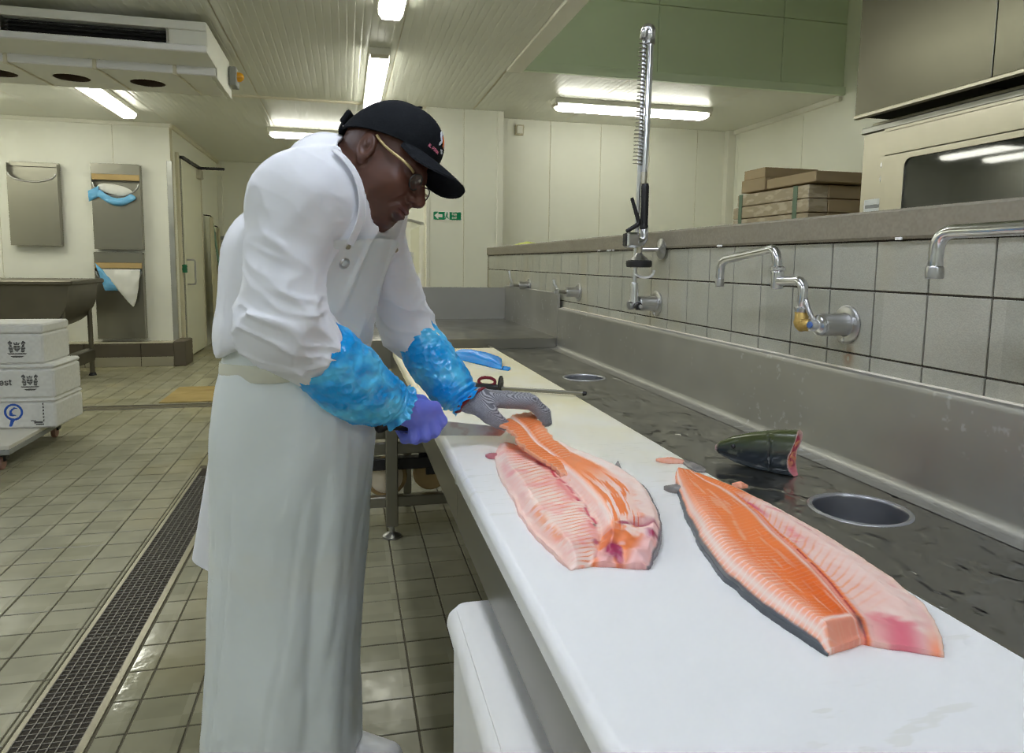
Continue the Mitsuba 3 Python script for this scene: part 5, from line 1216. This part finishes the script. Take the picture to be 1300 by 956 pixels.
def cR(u, v, q):
    n1, n2 = meshkit.fbm(q*40, 3, 1), meshkit.fbm(q*14, 3, 2)
    c = lerp(ORANGE, DEEP, np.clip(ss(.45, .95, u)*gs(v, .36, .14)*1.2+.4*(n2-.5), 0, 1))
    ch = np.sin(2*np.pi*(u*62+5.5*np.abs(v-.27)+1.2*n2)); c = lerp(c, PALE, (.16+.34*ss(.45, .65, n2))*np.clip(ch, 0, 1)**6*(1-.6*gs(v, .38, .10))*ss(.08, .14, v))
    c = lerp(c, PALE, .45*gs(v, .26+.05*np.sin(u*7), .016)*ss(.1, .25, u)*(1-ss(.55, .8, u))*ss(.3, .6, n1))
    c = lerp(c, (.88, .40, .25), .55*ss(.54, .70, meshkit.fbm(np.stack([u*9, v*22, 0*u], -1), 3, 21))*ss(.12, .2, v)*ss(.5, .42, v))
    bel = ss(.20, .07, v+.05*(n1-.5)); ch2 = np.sin(2*np.pi*(u*58-8*v+2.4*n2)); c = lerp(c, WHITE, np.clip(bel*(.10+.55*np.clip(ch2, 0, 1)**3)*ss(.2, .5, u)+.18*bel, 0, .85))
    c = lerp(c, (.88, .72, .66), .8*gs(v, .052, .018)); 
    c = lerp(c, SKIN, ss(.030, .016, v)*ss(.05, .10, u))
    c = lerp(c, WHITE, .7*gs(v, .46, .020)*(.6+.6*n1)); c = lerp(c, (.84, .38, .34), .65*gs(v, .50, .022)*ss(.3, .42, u))
    c = lerp(c, BLOOD, .85*gs(v, .525, .0085)*ss(.45, .6, u)*ss(.30, .55, meshkit.noise(q*90, 4)))
    r = ss(.535, .575, v)*ss(.22, .36, u+.10*(1-v))
    ribs = np.sin(2*np.pi*(u*36+(v-.55)*7+.7*n2)); rc_ = lerp(lerp((.84, .47, .41), (.86, .60, .52), n2), (.84, .33, .17), .85*np.clip(ribs, 0, 1)**2*(1-ss(.64, .88, v)*.85)*ss(.92, .8, u)); rc_ = lerp(rc_, WHITE, np.clip(.40*ss(.66, .85, v)+.9*(n1-.47), 0, .85)); rc_ = lerp(rc_, (.80, .22, .24), .75*ss(.56, .72, meshkit.fbm(q*19, 4, 23))*ss(.98, .9, v))
    c = c*(1-r[..., None])+rc_*r[..., None]
    c = lerp(c, (.66, .06, .12), .95*gs(v, .62, .06)*gs(u, .34, .08)*ss(.36, .52, n1)); c = lerp(c, (.66, .10, .15), .7*gs(v, .90, .03)*gs(u, .55, .06)*ss(.4, .6, n1))
    c = lerp(c, (.70, .14, .20), .95*gs(v, .76, .16)*ss(.84, .95, u)*ss(.36, .58, meshkit.fbm(q*24, 3, 8))); c = lerp(c, ORANGE, .75*ss(.93, 1, u)*ss(.88, .97, v))
    c = lerp(c, (.80, .33, .24), .8*ss(.945, .965, u)*ss(.06, .12, v)*ss(.5, .42, v)); c = lerp(c, WHITE, .8*gs(u, .945, .009)*ss(.05, .1, v)*ss(.48, .42, v))
    c = lerp(c, (.05, .02, .03), .9*gs(v, .52, .018)*ss(.90, .95, u)*ss(1.0, .97, u))
    return lerp(c, (.86, .62, .50), .7*ss(.965, .995, v))
def hL(u, v, q):
    h = .007+.016*ss(0, .16, v)-.004*gs(v, .5, .06)+.014*ss(.50, .62, v)-.016*ss(.93, 1, v)
    h = h*(.45+.55*ss(0, .15, u))*(1-.60*ss(.84, 1, u))*(1-.5*ss(.97, 1, u))
    return np.maximum(h+.0025*fb(q, 40, 3)+.018*fb(q, 34, 5, 2)*ss(.80, .9, u)*ss(.3, .5, v), .0015)
def cL(u, v, q):
    n1, n2 = meshkit.fbm(q*40, 3, 6), meshkit.fbm(q*14, 3, 7)
    ribs = np.sin(2*np.pi*(u*42-v*1.6+.9*n2)); c = lerp(lerp((.86, .52, .45), (.88, .64, .56), ss(.4, .6, n2)), (.86, .27, .13), .95*np.clip(ribs*1.2, 0, 1)**2*gs(v, .31, .15)); c = lerp(c, WHITE, np.clip(1.0*(n1-.45), 0, .8)+.25*gs(v, .12, .05)); c = lerp(c, (.82, .24, .24), .60*ss(.48, .78, meshkit.fbm(q*32, 4, 33))*ss(.02, .1, v)*ss(.5, .44, v))
    c = lerp(c, (.85, .30, .13), .75*gs(v, .10, .035)*ss(.42, .55, u)*ss(.88, .76, u)*ss(.36, .56, meshkit.fbm(np.stack([u*60, v*14, 0*u], -1), 2, 41))); c = lerp(c, ORANGE, .85*ss(.14, .04, u)*ss(.15, .3, v))
    o = ss(.545, .575, v)*ss(.86, .80, v); st_ = ss(.44, .60, meshkit.fbm(np.stack([u*8, v*46, 0*u], -1), 3, 3))
    oc = lerp(ORANGE, WHITE, np.clip(st_*ss(.42, .7, u), 0, .75)); c = c*(1-o[..., None])+oc*o[..., None]
    c = lerp(c, WHITE, .9*gs(v, .575, .020)*ss(.25, .4, u)); pr = ss(.80, .86, v)*ss(.15, .3, u); c = lerp(c, lerp((.86, .60, .52), (.90, .76, .70), n1), .85*pr); c = lerp(c, ORANGE, .6*gs(v, .84, .03)*ss(.5, .9, u)*ss(.4, .6, n1))
    c = lerp(c, (.50, .02, .07), .95*gs(v, .482+.010*np.sin(u*44)+.02*(n1-.5), .020)*ss(.18, .24, u)*ss(.86, .78, u)*ss(.25, .5, meshkit.noise(q*80, 9)))
    c = lerp(c, (.76, .16, .17), .8*gs(v, .445, .05)*ss(.18, .3, u)*ss(.86, .78, u)*ss(.36, .58, n1)); c = lerp(c, (.22, .01, .05), .9*gs(v, .44, .03)*gs(u, .27, .025)); c = lerp(c, (.08, .05, .05), .9*gs(v, .47, .018)*gs(u, .775, .012))
    uu = u+.16*(n2-.5)+.05*(n1-.5); e = ss(.80, .87, uu)*ss(.34, .46, v+.3*(n1-.5)); ec = lerp((.84, .42, .38), (.80, .20, .05), np.clip(ss(.44, .58, meshkit.fbm(q*30, 3, 15))+gs(v, .60, .10)*ss(.96, .84, u), 0, 1)*.95); ec = lerp(ec, WHITE, ss(.50, .66, n1)*.85); ec = lerp(ec, (.86, .55, .55), .8*ss(.72, .86, v+.2*(n2-.5))); ec = lerp(ec, (.34, .02, .08), np.clip(ss(.60, .72, meshkit.fbm(q*26, 3, 12))+.95*gs(v, .60, .045)*gs(u, .955, .03), 0, 1))
    c = c*(1-e[..., None])+ec*e[..., None]
    return lerp(c, (.12, .13, .15), .9*ss(.972, .992, v)*ss(.2, .3, u))
k = thing('salmon_fillet', 'opened salmon side nearest the camera, bright orange flesh and pink ribs, on the white board', 'fish', None)
m, c = fillet(FR_L, FR_C, FR_R, hR, cR); part('flesh', m, 'm_fish', k, smooth=True, color=c)
# fins and trimmings that stay on the side
def fin(P, th=.003):
    P = np.asarray(P, float); mid = P.mean(0); n = 10; V = []
    out = crv(np.vstack([P, P[:1]]), 40)[:-1]; top = np.c_[out, np.full(len(out), .8315+th)]; mm2 = np.r_[mid, .8315+th*2.2]; bot = np.c_[out, np.full(len(out), .831)]
    V = np.vstack([top, bot, mm2[None]]); N = len(out); F = []
    for i in range(N): j = (i+1) % N; F += [[i, j, 2*N], [i, N+i, N+j], [i, N+j, j]]
    return tm(V, F)
mat('m_fin', lambda p, n, uv: mix((0.10, 0.10, 0.10), (0.30, 0.27, 0.25), fbm(p.x*60, p.y*60, 0, 3)), 0.35)
mat('m_trim_flesh', lambda p, n, uv: mix((0.78, 0.26, 0.12), (0.84, 0.55, 0.46), fbm(p.x*60, p.y*60, 0, 3)), 0.35)
part('fin', fin([[.604, 1.236], [.612, 1.214], [.632, 1.205], [.640, 1.216], [.624, 1.226]], .007), 'm_fin', k, smooth=True, label='dark fin')
part('skin_edge', fin([[.728, 1.402], [.738, 1.412], [.752, 1.36], [.742, 1.325], [.722, 1.345]], .004), 'm_fin', k, smooth=True)
t = thing('salmon_trimming', 'small pink strip of salmon at the tail of the nearer side', 'fish scrap'); body(t, fin([[.676, 1.428], [.700, 1.430], [.732, 1.408], [.728, 1.395], [.690, 1.405]], .005), 'm_trim_flesh', smooth=True)
t = thing('salmon_trimming', 'tiny pink scrap of salmon by the board edge below the fish head', 'fish scrap'); body(t, fin([[.750, 1.232], [.770, 1.236], [.776, 1.215], [.760, 1.210]], .005), 'm_trim_flesh', smooth=True)
k = thing('salmon_fillet', 'salmon side being cut under the gloves, pink ribs and a lifted orange strip', 'fish', None)
m, c = fillet(FL_L, FL_C, FL_R, hL, cL, seed=9); part('flesh', m, 'm_fish', k, smooth=True, color=c)
part('fin', fin([[.535, 1.335], [.545, 1.345], [.552, 1.325], [.546, 1.312]], .016), 'm_fin', k, smooth=True, label='dark fin')
SL = np.array([[.350, 1.640, .882], [.364, 1.553, .888], [.366, 1.450, .881], [.390, 1.388, .868], [.412, 1.310, .858], [.425, 1.200, .852], [.425, 1.08, .850]]); SR = np.array([[.462, 1.722, .890], [.454, 1.606, .890], [.450, 1.485, .882], [.466, 1.402, .868], [.480, 1.330, .860], [.490, 1.200, .853], [.470, 1.08, .850]])
nu, nv = 240, 60; L, Rr = crv(SL, nu), crv(SR, nu); u, v = np.meshgrid(np.linspace(0, 1, nu), np.linspace(0, 1, nv), indexing='ij')
P = L[:, None]*(1-v[..., None])+Rr[:, None]*v[..., None]; jag = .009*(np.abs(fb(np.stack([u*30, 0*u, v*2], -1), 1, 3, 2))*3-.5)
P[..., 0] += jag*(gs(v, 0, .10)-gs(v, 1, .10)*.6); P[..., 1] += .010*fb(np.stack([v*9, u*3, 0*u], -1), 1, 8, 2)*gs(u, 0, .04)*3
P[..., 2] += .004*np.sin(v*np.pi)+.0014*fb(P, 60, 4); P[..., 2] -= .004*gs(v, .42, .05)
n1 = meshkit.fbm(P*50, 3, 4); c = lerp(ORANGE, PALE, .55*np.clip(np.sin(2*np.pi*(u*40+2.5*np.abs(v-.42)+n1)), 0, 1)**5); c = lerp(c, WHITE, .9*gs(v, .42, .045)); c = lerp(c, PALE, .7*(ss(.06, .0, v)+ss(.95, 1, v))); c = lerp(c, WHITE, .75*ss(.6, .85, u)*ss(.42, .55, n1))
V = P.reshape(-1, 3); Bm = V-[0, 0, .007]; F = grid_faces(nu, nv); n = len(V); per = [i*nv for i in range(nu)]+[(nu-1)*nv+j for j in range(1, nv)]+[i*nv+nv-1 for i in range(nu-2, -1, -1)]+[j for j in range(nv-2, 0, -1)]
W = []
for i in range(len(per)): a_, b_ = per[i], per[(i+1) % len(per)]; W += [[a_, b_, b_+n], [a_, b_+n, a_+n]]
part('lifted_strip', tm(np.vstack([V, Bm]), np.vstack([F, F[:, ::-1]+n, W])), 'm_fish', k, smooth=True, color=np.clip(np.vstack([c.reshape(-1, 3)]*2), .01, .95), label='orange strip with a white centre line, lifted by the hand')
t = thing('salmon_trimming', 'dark red scrap of salmon beside the knife blade', 'fish scrap')
mat('m_trim_red', lambda p, n, uv: mix((0.25, 0.02, 0.06), (0.62, 0.22, 0.24), fbm(p.x*70, p.y*70, 0, 3)), 0.3)
body(t, fin([[.305, 1.535], [.325, 1.548], [.342, 1.530], [.334, 1.508], [.312, 1.512]], .0035), 'm_trim_red', smooth=True)

# ---- cut off head in the trough
k = thing('head_of_salmon', 'dark salmon head with a pink cut neck lying in the steel trough', 'fish head')
h0, h1 = np.array([.868, 1.505, .832]), np.array([.982, 1.366, .850]); ax_ = h1-h0; Lh = np.linalg.norm(ax_); ax_ /= Lh; sd_ = np.cross(ax_, [0, 0, 1.]); sd_ /= np.linalg.norm(sd_); up_ = np.cross(sd_, ax_)
nu, nv = 70, 64; t, a = np.meshgrid(np.linspace(0, 1, nu), np.linspace(0, 2*np.pi, nv, endpoint=False), indexing='ij')
hh = np.interp(t, [0, .06, .25, .5, .8, 1], [.006, .016, .031, .043, .052, .054]); ww = np.interp(t, [0, .06, .25, .5, .8, 1], [.005, .012, .021, .029, .035, .036])
tb = t*Lh+.016*ss(.7, 1, t)*np.clip(np.sin(a), 0, 1)+.004*ss(.7, 1, t)*np.sin(a)**2+.004*ss(.8, 1, t)*np.sin(a*3)
P = h0+ax_*tb[..., None]+sd_*(ww*np.cos(a))[..., None]+up_*(hh*np.sin(a))[..., None]
P[..., 2] = np.maximum(P[..., 2], .801)
n1 = meshkit.fbm(P*60, 3, 2); bk_ = ss(-.3, .9, np.sin(a)+.5*(n1-.5)); c = lerp((.022, .030, .042), (.040, .052, .012), bk_); c = lerp(c, (.10, .12, .14), .8*ss(-.5, -.9, np.sin(a))); c = lerp(c, (.10, .11, .09), .8*ss(.62, .72, n1)); c = lerp(c, (.62, .42, .44), .8*ss(.055, .0, t)); c = lerp(c, (.60, .35, .33), .8*ss(.985, 1, t))
gl = gs(t, .70+.07*np.cos(a-.0), .008)*gs(np.cos(a), 1, .6); P -= (P-(h0+ax_*tb[..., None]))*.05*gl[..., None]; c = lerp(c, (.01, .012, .015), .8*gl)
mo = gs(np.sin(a), -.30, .06)*ss(.34, .30, t); c = lerp(c, (.01, .01, .01), .8*mo)
scene['m_head'] = {'type': 'twosided', 'bsdf': {'type': 'principled', 'base_color': {'type': 'mesh_attribute', 'name': 'vertex_color'}, 'roughness': 0.22, 'specular': 0.6, 'clearcoat': 0.5, 'clearcoat_gloss': 0.9}}
F = grid_faces(nu, nv, True).tolist()+[[0, j, j+1] for j in range(1, nv-1)]
part('skin', tm(P.reshape(-1, 3), F), 'm_head', k, smooth=True, color=np.clip(c.reshape(-1, 3), .004, .9))
rg = P[-1]; cen = rg.mean(0)-ax_*.012; rr_ = np.linspace(0, 1, 16); Q = cen+(rg-cen)[None]*rr_[:, None, None]; Q = Q+ax_*(.022*fb(Q, 48, 7, 3)*np.sin(rr_*np.pi)[:, None])[..., None]
n2 = meshkit.fbm(Q*70, 3, 5); c = lerp((.80, .30, .16), (.55, .05, .10), ss(.45, .6, n2)); c = lerp(c, (.85, .62, .60), ss(.72, .95, rr_)[:, None]*np.ones_like(n2)*.8); c = lerp(c, (.62, .14, .20), .8*ss(-.2, -.8, (Q-cen)@up_/.05))
part('cut_neck', tm(Q.reshape(-1, 3), grid_faces(16, nv, True)), 'm_fish', k, smooth=True, color=np.clip(c.reshape(-1, 3), .01, .9), label='pink cut flesh of the neck')
for s in (1, -1):
    ey = h0+ax_*.052+sd_*s*.0215+up_*.011; part('eye', trimesh.creation.icosphere(3, .0052).apply_translation(ey), 'm_black', k, smooth=True)

# ================================================================ taps
def flange(k, y, z, r=.045, L=.075, rb=.026, name='flange'):
    part(name, lathe([(0, .006), (r*.55, .007), (r*.9, .005), (r, .002), (r, 0)], 32, '-x', (XW-.001, y, z)), 'm_chrome_worn', k, smooth=40)
    part('barrel', lathe([(rb+.004, .004), (rb, .010), (rb, L-.006), (rb-.003, L), (0, L)], 28, '-x', (XW-.001, y, z)), 'm_chrome_worn', k, smooth=40)
    for q in (.6, 2.7, 4.8): part('screw', lathe([(0, .004), (.004, .003), (.005, 0)], 10, '-x', (XW-.006, y+r*.8*math.cos(q), z+r*.8*math.sin(q))), 'm_chrome', k, smooth=40)
k = thing('wall_tap', 'wall tap with a double jointed swivel spout and brass elbow on the grey tiles', 'tap')
y, z = 1.467, 1.132
flange(k, y, z, .047, .072, .027)
part('collar', lathe([(.024, 0), (.026, .004), (.024, .010), (.018, .013), (.012, .014), (.011, .03), (0, .03)], 28, '-x', (XW-.072, y, z)), 'm_chrome', k, smooth=40)
mat('m_tap_blue', (0.05, 0.12, 0.35), 0.4)
part('spindle_cap', lathe([(0, .006), (.007, .005), (.0085, 0)], 16, '-x', (XW-.101, y, z)), 'm_tap_blue', k, smooth=40, label='blue spindle cap')
lv = np.array([[XW-.088, y+.005, z+.008], [XW-.094, y+.018, z+.032], [XW-.094, y+.034, z+.058]]); part('lever', tube(smooth_path(lv, 6), [.006]*4+[.0066]*5+[.0075]*4, 12, sx=.8), 'm_chrome_worn', k, smooth=True)
EX, EY = 1.088, 1.507
part('hex_nut', lathe([(.010, 0), (.016, .002), (.016, .016), (.010, .018)], 6, 'y', (XW-.088, 1.470, z-.002)), 'm_chrome', k)
part('elbow', tube(bend_path([(XW-.090, 1.482, z-.002), (EX, EY+.004, z-.004), (EX, EY+.004, z+.030)], .02, 8), [.015]*3+[.0185]*6+[.0160]*2, 16), 'm_brass', k, smooth=True, label='brass elbow')
part('pipe_nut', lathe([(.0, 0), (.017, 0), (.018, .003), (.018, .010), (.015, .013), (0, .013)], 20, 'z', (EX, EY+.004, z+.028)), 'm_chrome_worn', k, smooth=40)
part('lower_spout', tube(bend_path([(EX, EY+.004, z+.038), (EX, EY+.004, 1.238), (EX, 1.618, 1.232)], .030, 8), .0120, 16), 'm_chrome', k, smooth=True)
part('joint', lathe([(0, -.022), (.013, -.022), (.0155, -.018), (.0155, .020), (.014, .024), (.019, .027), (.019, .034), (.015, .037), (0, .037)], 22, 'z', (EX, 1.620, 1.234)), 'm_chrome', k, smooth=40)
part('upper_spout', tube(bend_path([(EX, 1.620, 1.268), (EX, 1.634, 1.318), (EX, 1.905, 1.285), (EX, 1.908, 1.214)], [.032, .045], 9), [.0125]*30 if False else .0118, 16), 'm_chrome', k, smooth=True)
part('spout_tip', lathe([(.010, 0), (.0135, .002), (.0135, .022), (.0118, .025)], 18, 'z', (EX, 1.908, 1.208)), 'm_chrome_worn', k, smooth=40)
k = thing('wall_tap', 'thick chrome swivel spout entering from the right edge of the photo', 'tap')
part('spout', tube(bend_path([(1.06, .62, 1.338), (1.06, .92, 1.337), (1.06, 1.090, 1.336), (1.06, 1.091, 1.262)], [.05, .042], 9), .0125, 18), 'm_chrome', k, smooth=True)
part('spout_tip', lathe([(.010, 0), (.0152, .001), (.0158, .004), (.0158, .020), (.0135, .023), (.0125, .024)], 20, 'z', (1.06, 1.091, 1.251)), 'm_chrome_worn', k, smooth=40)
part('riser', tube(bend_path([(1.06, .62, 1.338), (1.06, .56, 1.338), (1.06, .56, 1.135)], .03, 6), .0125, 14), 'm_chrome', k, smooth=True)
part('elbow', tube(bend_path([(1.06, .56, 1.15), (1.06, .56, 1.12), (1.095, .54, 1.12)], .015, 6), .017, 14), 'm_brass', k, smooth=True)
flange(k, .54, 1.12, .047, .085, .027)
for y, lab, up_l in ((3.488, 'short wall tap without a spout, nearer of the two far ones', .6), (4.51, 'short wall tap with a raised lever, farthest along the tiled wall', 1)):
    k = thing('wall_tap', lab, 'tap'); flange(k, y, 1.125, .046, .070, .026)
    part('stem', tube([(XW-.07, y, 1.125), (XW-.115, y, 1.128)], .010, 12), 'm_steel_dark', k, smooth=30)
    part('end_nut', lathe([(0, 0), (.014, .002), (.016, .008), (.014, .022), (0, .024)], 14, '-x', (XW-.11, y, 1.128)), 'm_chrome', k, smooth=40)
    part('lever', tube([(XW-.115, y, 1.135), (XW-.130, y+.01, 1.135+.045*up_l), (XW-.135, y+.015, 1.135+.085*up_l)], [.007, .0065, .008], 10), 'm_chrome', k, smooth=True)
# ---- pre-rinse spray
k = thing('spray_tap', 'tall rinse spray tap with spring, black grip and trigger, mounted on the tiles', 'tap')
y = 2.545; RX = 1.088
flange(k, y, 1.121, .050, .075, .029)
part('tee', tube([(XW-.07, y, 1.118), (RX, y, 1.115), (RX-.022, y, 1.113)], [.013, .019, .017], 18), 'm_chrome', k, smooth=30)
part('tee_knob', lathe([(0, .030), (.012, .028), (.015, .02), (.015, .0)], 18, '-y', (RX+.006, y-.012, 1.112)), 'm_black', k, smooth=40); part('tee_cap', lathe([(0, .008), (.008, .006), (.009, 0)], 14, '-y', (RX+.010, y-.040, 1.111)), 'm_chrome', k, smooth=40)
part('riser_base', lathe([(.020, 0), (.017, .02), (.0155, .045), (.0155, .075), (.012, .085), (0, .085)], 22, 'z', (RX, y, 1.118)), 'm_chrome', k, smooth=40)
part('riser', tube(smooth_path([(RX, y, 1.19), (RX+.002, y, 1.40), (RX+.006, y, 1.70), (RX+.008, y, 2.12)], 5), .0085, 14), 'm_chrome', k, smooth=True)
th_ = np.linspace(0, 2*np.pi*33, 33*14); zc_ = 2.115-(np.linspace(0, 1, len(th_))**.95)*.47; rsp = .0135+.0035*ss(1.80, 1.72, zc_) if False else .0135+.004*(zc_ < 1.78)
sp = np.stack([RX-.002+.006*(zc_-1.65)/.47+rsp*np.cos(th_), y+rsp*np.sin(th_), zc_], -1); part('spring', tube(sp, .0021, 6), 'm_steel_dark', k, smooth=True)
HX_ = 1.108
part('hose', tube(smooth_path([(HX_+.010, y-.01, 2.125), (HX_+.008, y-.012, 2.0), (HX_+.004, y-.012, 1.75), (HX_, y-.012, 1.60)], 6), .0115, 16), 'm_chrome', k, smooth=True)
part('top_bend', tube(bend_path([(RX+.008, y, 2.11), (RX+.010, y-.003, 2.145), (HX_+.010, y-.010, 2.145), (HX_+.010, y-.010, 2.10)], .015, 6), .0165, 16), 'm_chrome', k, smooth=True)
part('top_nut', lathe([(.012, 0), (.018, .003), (.018, .018), (.014, .022)], 6, 'z', (HX_+.010, y-.010, 2.086)), 'm_chrome_worn', k)
part('hose_nut', lathe([(.0115, 0), (.0125, .003), (.0125, .04), (.0115, .044)], 18, 'z', (HX_, y-.012, 1.575)), 'm_steel_warm', k, smooth=40)
gp = [(.0150, 0), (.0165, .004), (.0165, .014), (.0145, .018)]+[(.0145+.0006*(i % 2), .02+i*.008) for i in range(18)]+[(.0135, .168), (.011, .172)]
part('grip', lathe(gp, 22, 'z', (HX_+.006, y-.012, 1.405)), 'm_black', k, smooth=40, label='black hose grip')
part('spray_body', tube(bend_path([(HX_+.008, y-.012, 1.412), (HX_+.010, y-.014, 1.362), (HX_-.030, y-.02, 1.345), (HX_-.052, y-.022, 1.372)], [.03, .02], 7), [.0135]*4+[.0165]*6+[.0170]*6 if False else .0155, 18), 'm_chrome', k, smooth=True)
part('valve_block', bx(HX_-.074, HX_-.022, y-.045, y-.002, 1.335, 1.392, .008), 'm_chrome', k)
part('valve_grip', bx(HX_-.077, HX_-.070, y-.040, y-.006, 1.340, 1.388, .003), 'm_black', k)
part('trigger', tube(bend_path([(HX_-.070, y-.026, 1.395), (HX_-.020, y-.028, 1.425), (HX_-.055, y-.030, 1.520)], .012, 6), [.0075]+[.0085]*7+[.0065], 12, sx=.8), 'm_black', k, smooth=True, label='black trigger lever')
part('nozzle', tube([(HX_-.012, y-.018, 1.345), (HX_-.012, y-.018, 1.295)], .0105, 16), 'm_steel_warm', k, smooth=30)
part('nozzle_cone', lathe([(.012, .03), (.018, .022), (.040, .002), (.040, 0)], 26, 'z', (HX_-.012, y-.018, 1.284)), 'm_chrome_worn', k, smooth=40)
part('rubber_ring', lathe([(.038, -.002), (.047, 0), (.049, .005), (.049, .021), (.045, .025), (.036, .026), (.036, -.002)], 30, 'z', (HX_-.012, y-.018, 1.262)), 'm_black', k, smooth=40, label='black rubber ring of the spray head')
part('wall_arm', tube([(RX, y, 1.328), (XW-.02, y-.045, 1.330)], .0075, 12), 'm_chrome', k, smooth=30)
part('arm_flange', lathe([(0, .012), (.012, .010), (.022, .006), (.040, .003), (.040, 0)], 26, '-x', (XW-.011, y-.05, 1.330)), 'm_chrome_worn', k, smooth=40)
part('hook', tube(smooth_path([(RX-.005, y-.01, 1.238), (RX+.025, y-.02, 1.222), (RX+.055, y-.03, 1.228), (RX+.066, y-.03, 1.250)], 6), .0048, 10), 'm_white', k, smooth=True, label='white hook')

# ================================================================ small things on the board
k = thing('sharpening_steel', 'dark sharpening steel with a red and black handle ring behind the grey glove', 'sharpening steel')
s0, s1 = np.array([.515, 2.330, .842]), np.array([.765, 2.190, .842])
part('rod', tube([s0, s1], .0068, 12), 'm_steel_dark', k, smooth=30); part('tip', tube([s1, s1+(s1-s0)/np.linalg.norm(s1-s0)*.012], [.0085, .006], 12), 'm_black', k, smooth=30)
d_ = (s1-s0)/np.linalg.norm(s1-s0)
part('handle', tube([s0-d_*.14, s0-d_*.10, s0-d_*.03, s0], [.012, .0145, .013, .0105], 14), 'm_black', k, smooth=True)
part('guard', aim(lathe([(.006, -.004), (.026, -.003), (.028, 0), (.026, .003), (.006, .004)], 24, 'z'), d_).apply_translation(s0+[0, 0, .016]), 'm_black', k, smooth=40)
an = np.linspace(0, 2*np.pi, 33); side = np.cross(d_, [0, 0, 1.]); rg = s0-d_*.050+[0, 0, .020]+np.cos(an)[:, None]*d_*.030+np.sin(an)[:, None]*np.array([0, 0, .014])
part('ring', tube(rg, .0055, 10, cap=False), 'm_cuff', k, smooth=True, label='dark red ring')
k = thing('blue_packet', 'folded flat blue plastic sleeve packet lying on the far end of the board', 'packet')
mat('m_packet', lambda p, n, uv: mix((0.004, 0.20, 0.70), (0.01, 0.30, 0.80), fbm(p.x*20, p.y*30, 0, 3)), 0.32)
Pk = np.array([[.475, 3.19], [.520, 3.30], [.672, 3.02], [.622, 2.80]]); nu, nv = 40, 30; u, v = np.meshgrid(np.linspace(0, 1, nu), np.linspace(0, 1, nv), indexing='ij')
XY = (Pk[0]*(1-u[..., None])+Pk[3]*u[..., None])*(1-v[..., None])+(Pk[1]*(1-u[..., None])+Pk[2]*u[..., None])*v[..., None]
Z = .832+.044*np.clip(np.sin(np.pi*v), 0, 1)**.35*np.clip(np.sin(np.pi*np.clip(u*.96+.02, 0, 1)), 0, 1)**.25+.008*fb(np.stack([u*6, v*5, 0*u], -1), 1, 3); Z = np.maximum(Z, .8315)
V = np.stack([XY[..., 0], XY[..., 1], Z], -1).reshape(-1, 3); Bm = V.copy(); Bm[:, 2] = .831; F = grid_faces(nu, nv)
part('wrap', tm(np.vstack([V, Bm]), np.vstack([F, F[:, ::-1]+len(V)])), 'm_packet', k, smooth=True); part('loose_corner', fin([[.625, 2.81], [.650, 2.88], [.668, 2.84], [.645, 2.78]], .004), 'm_packet', k, smooth=True)
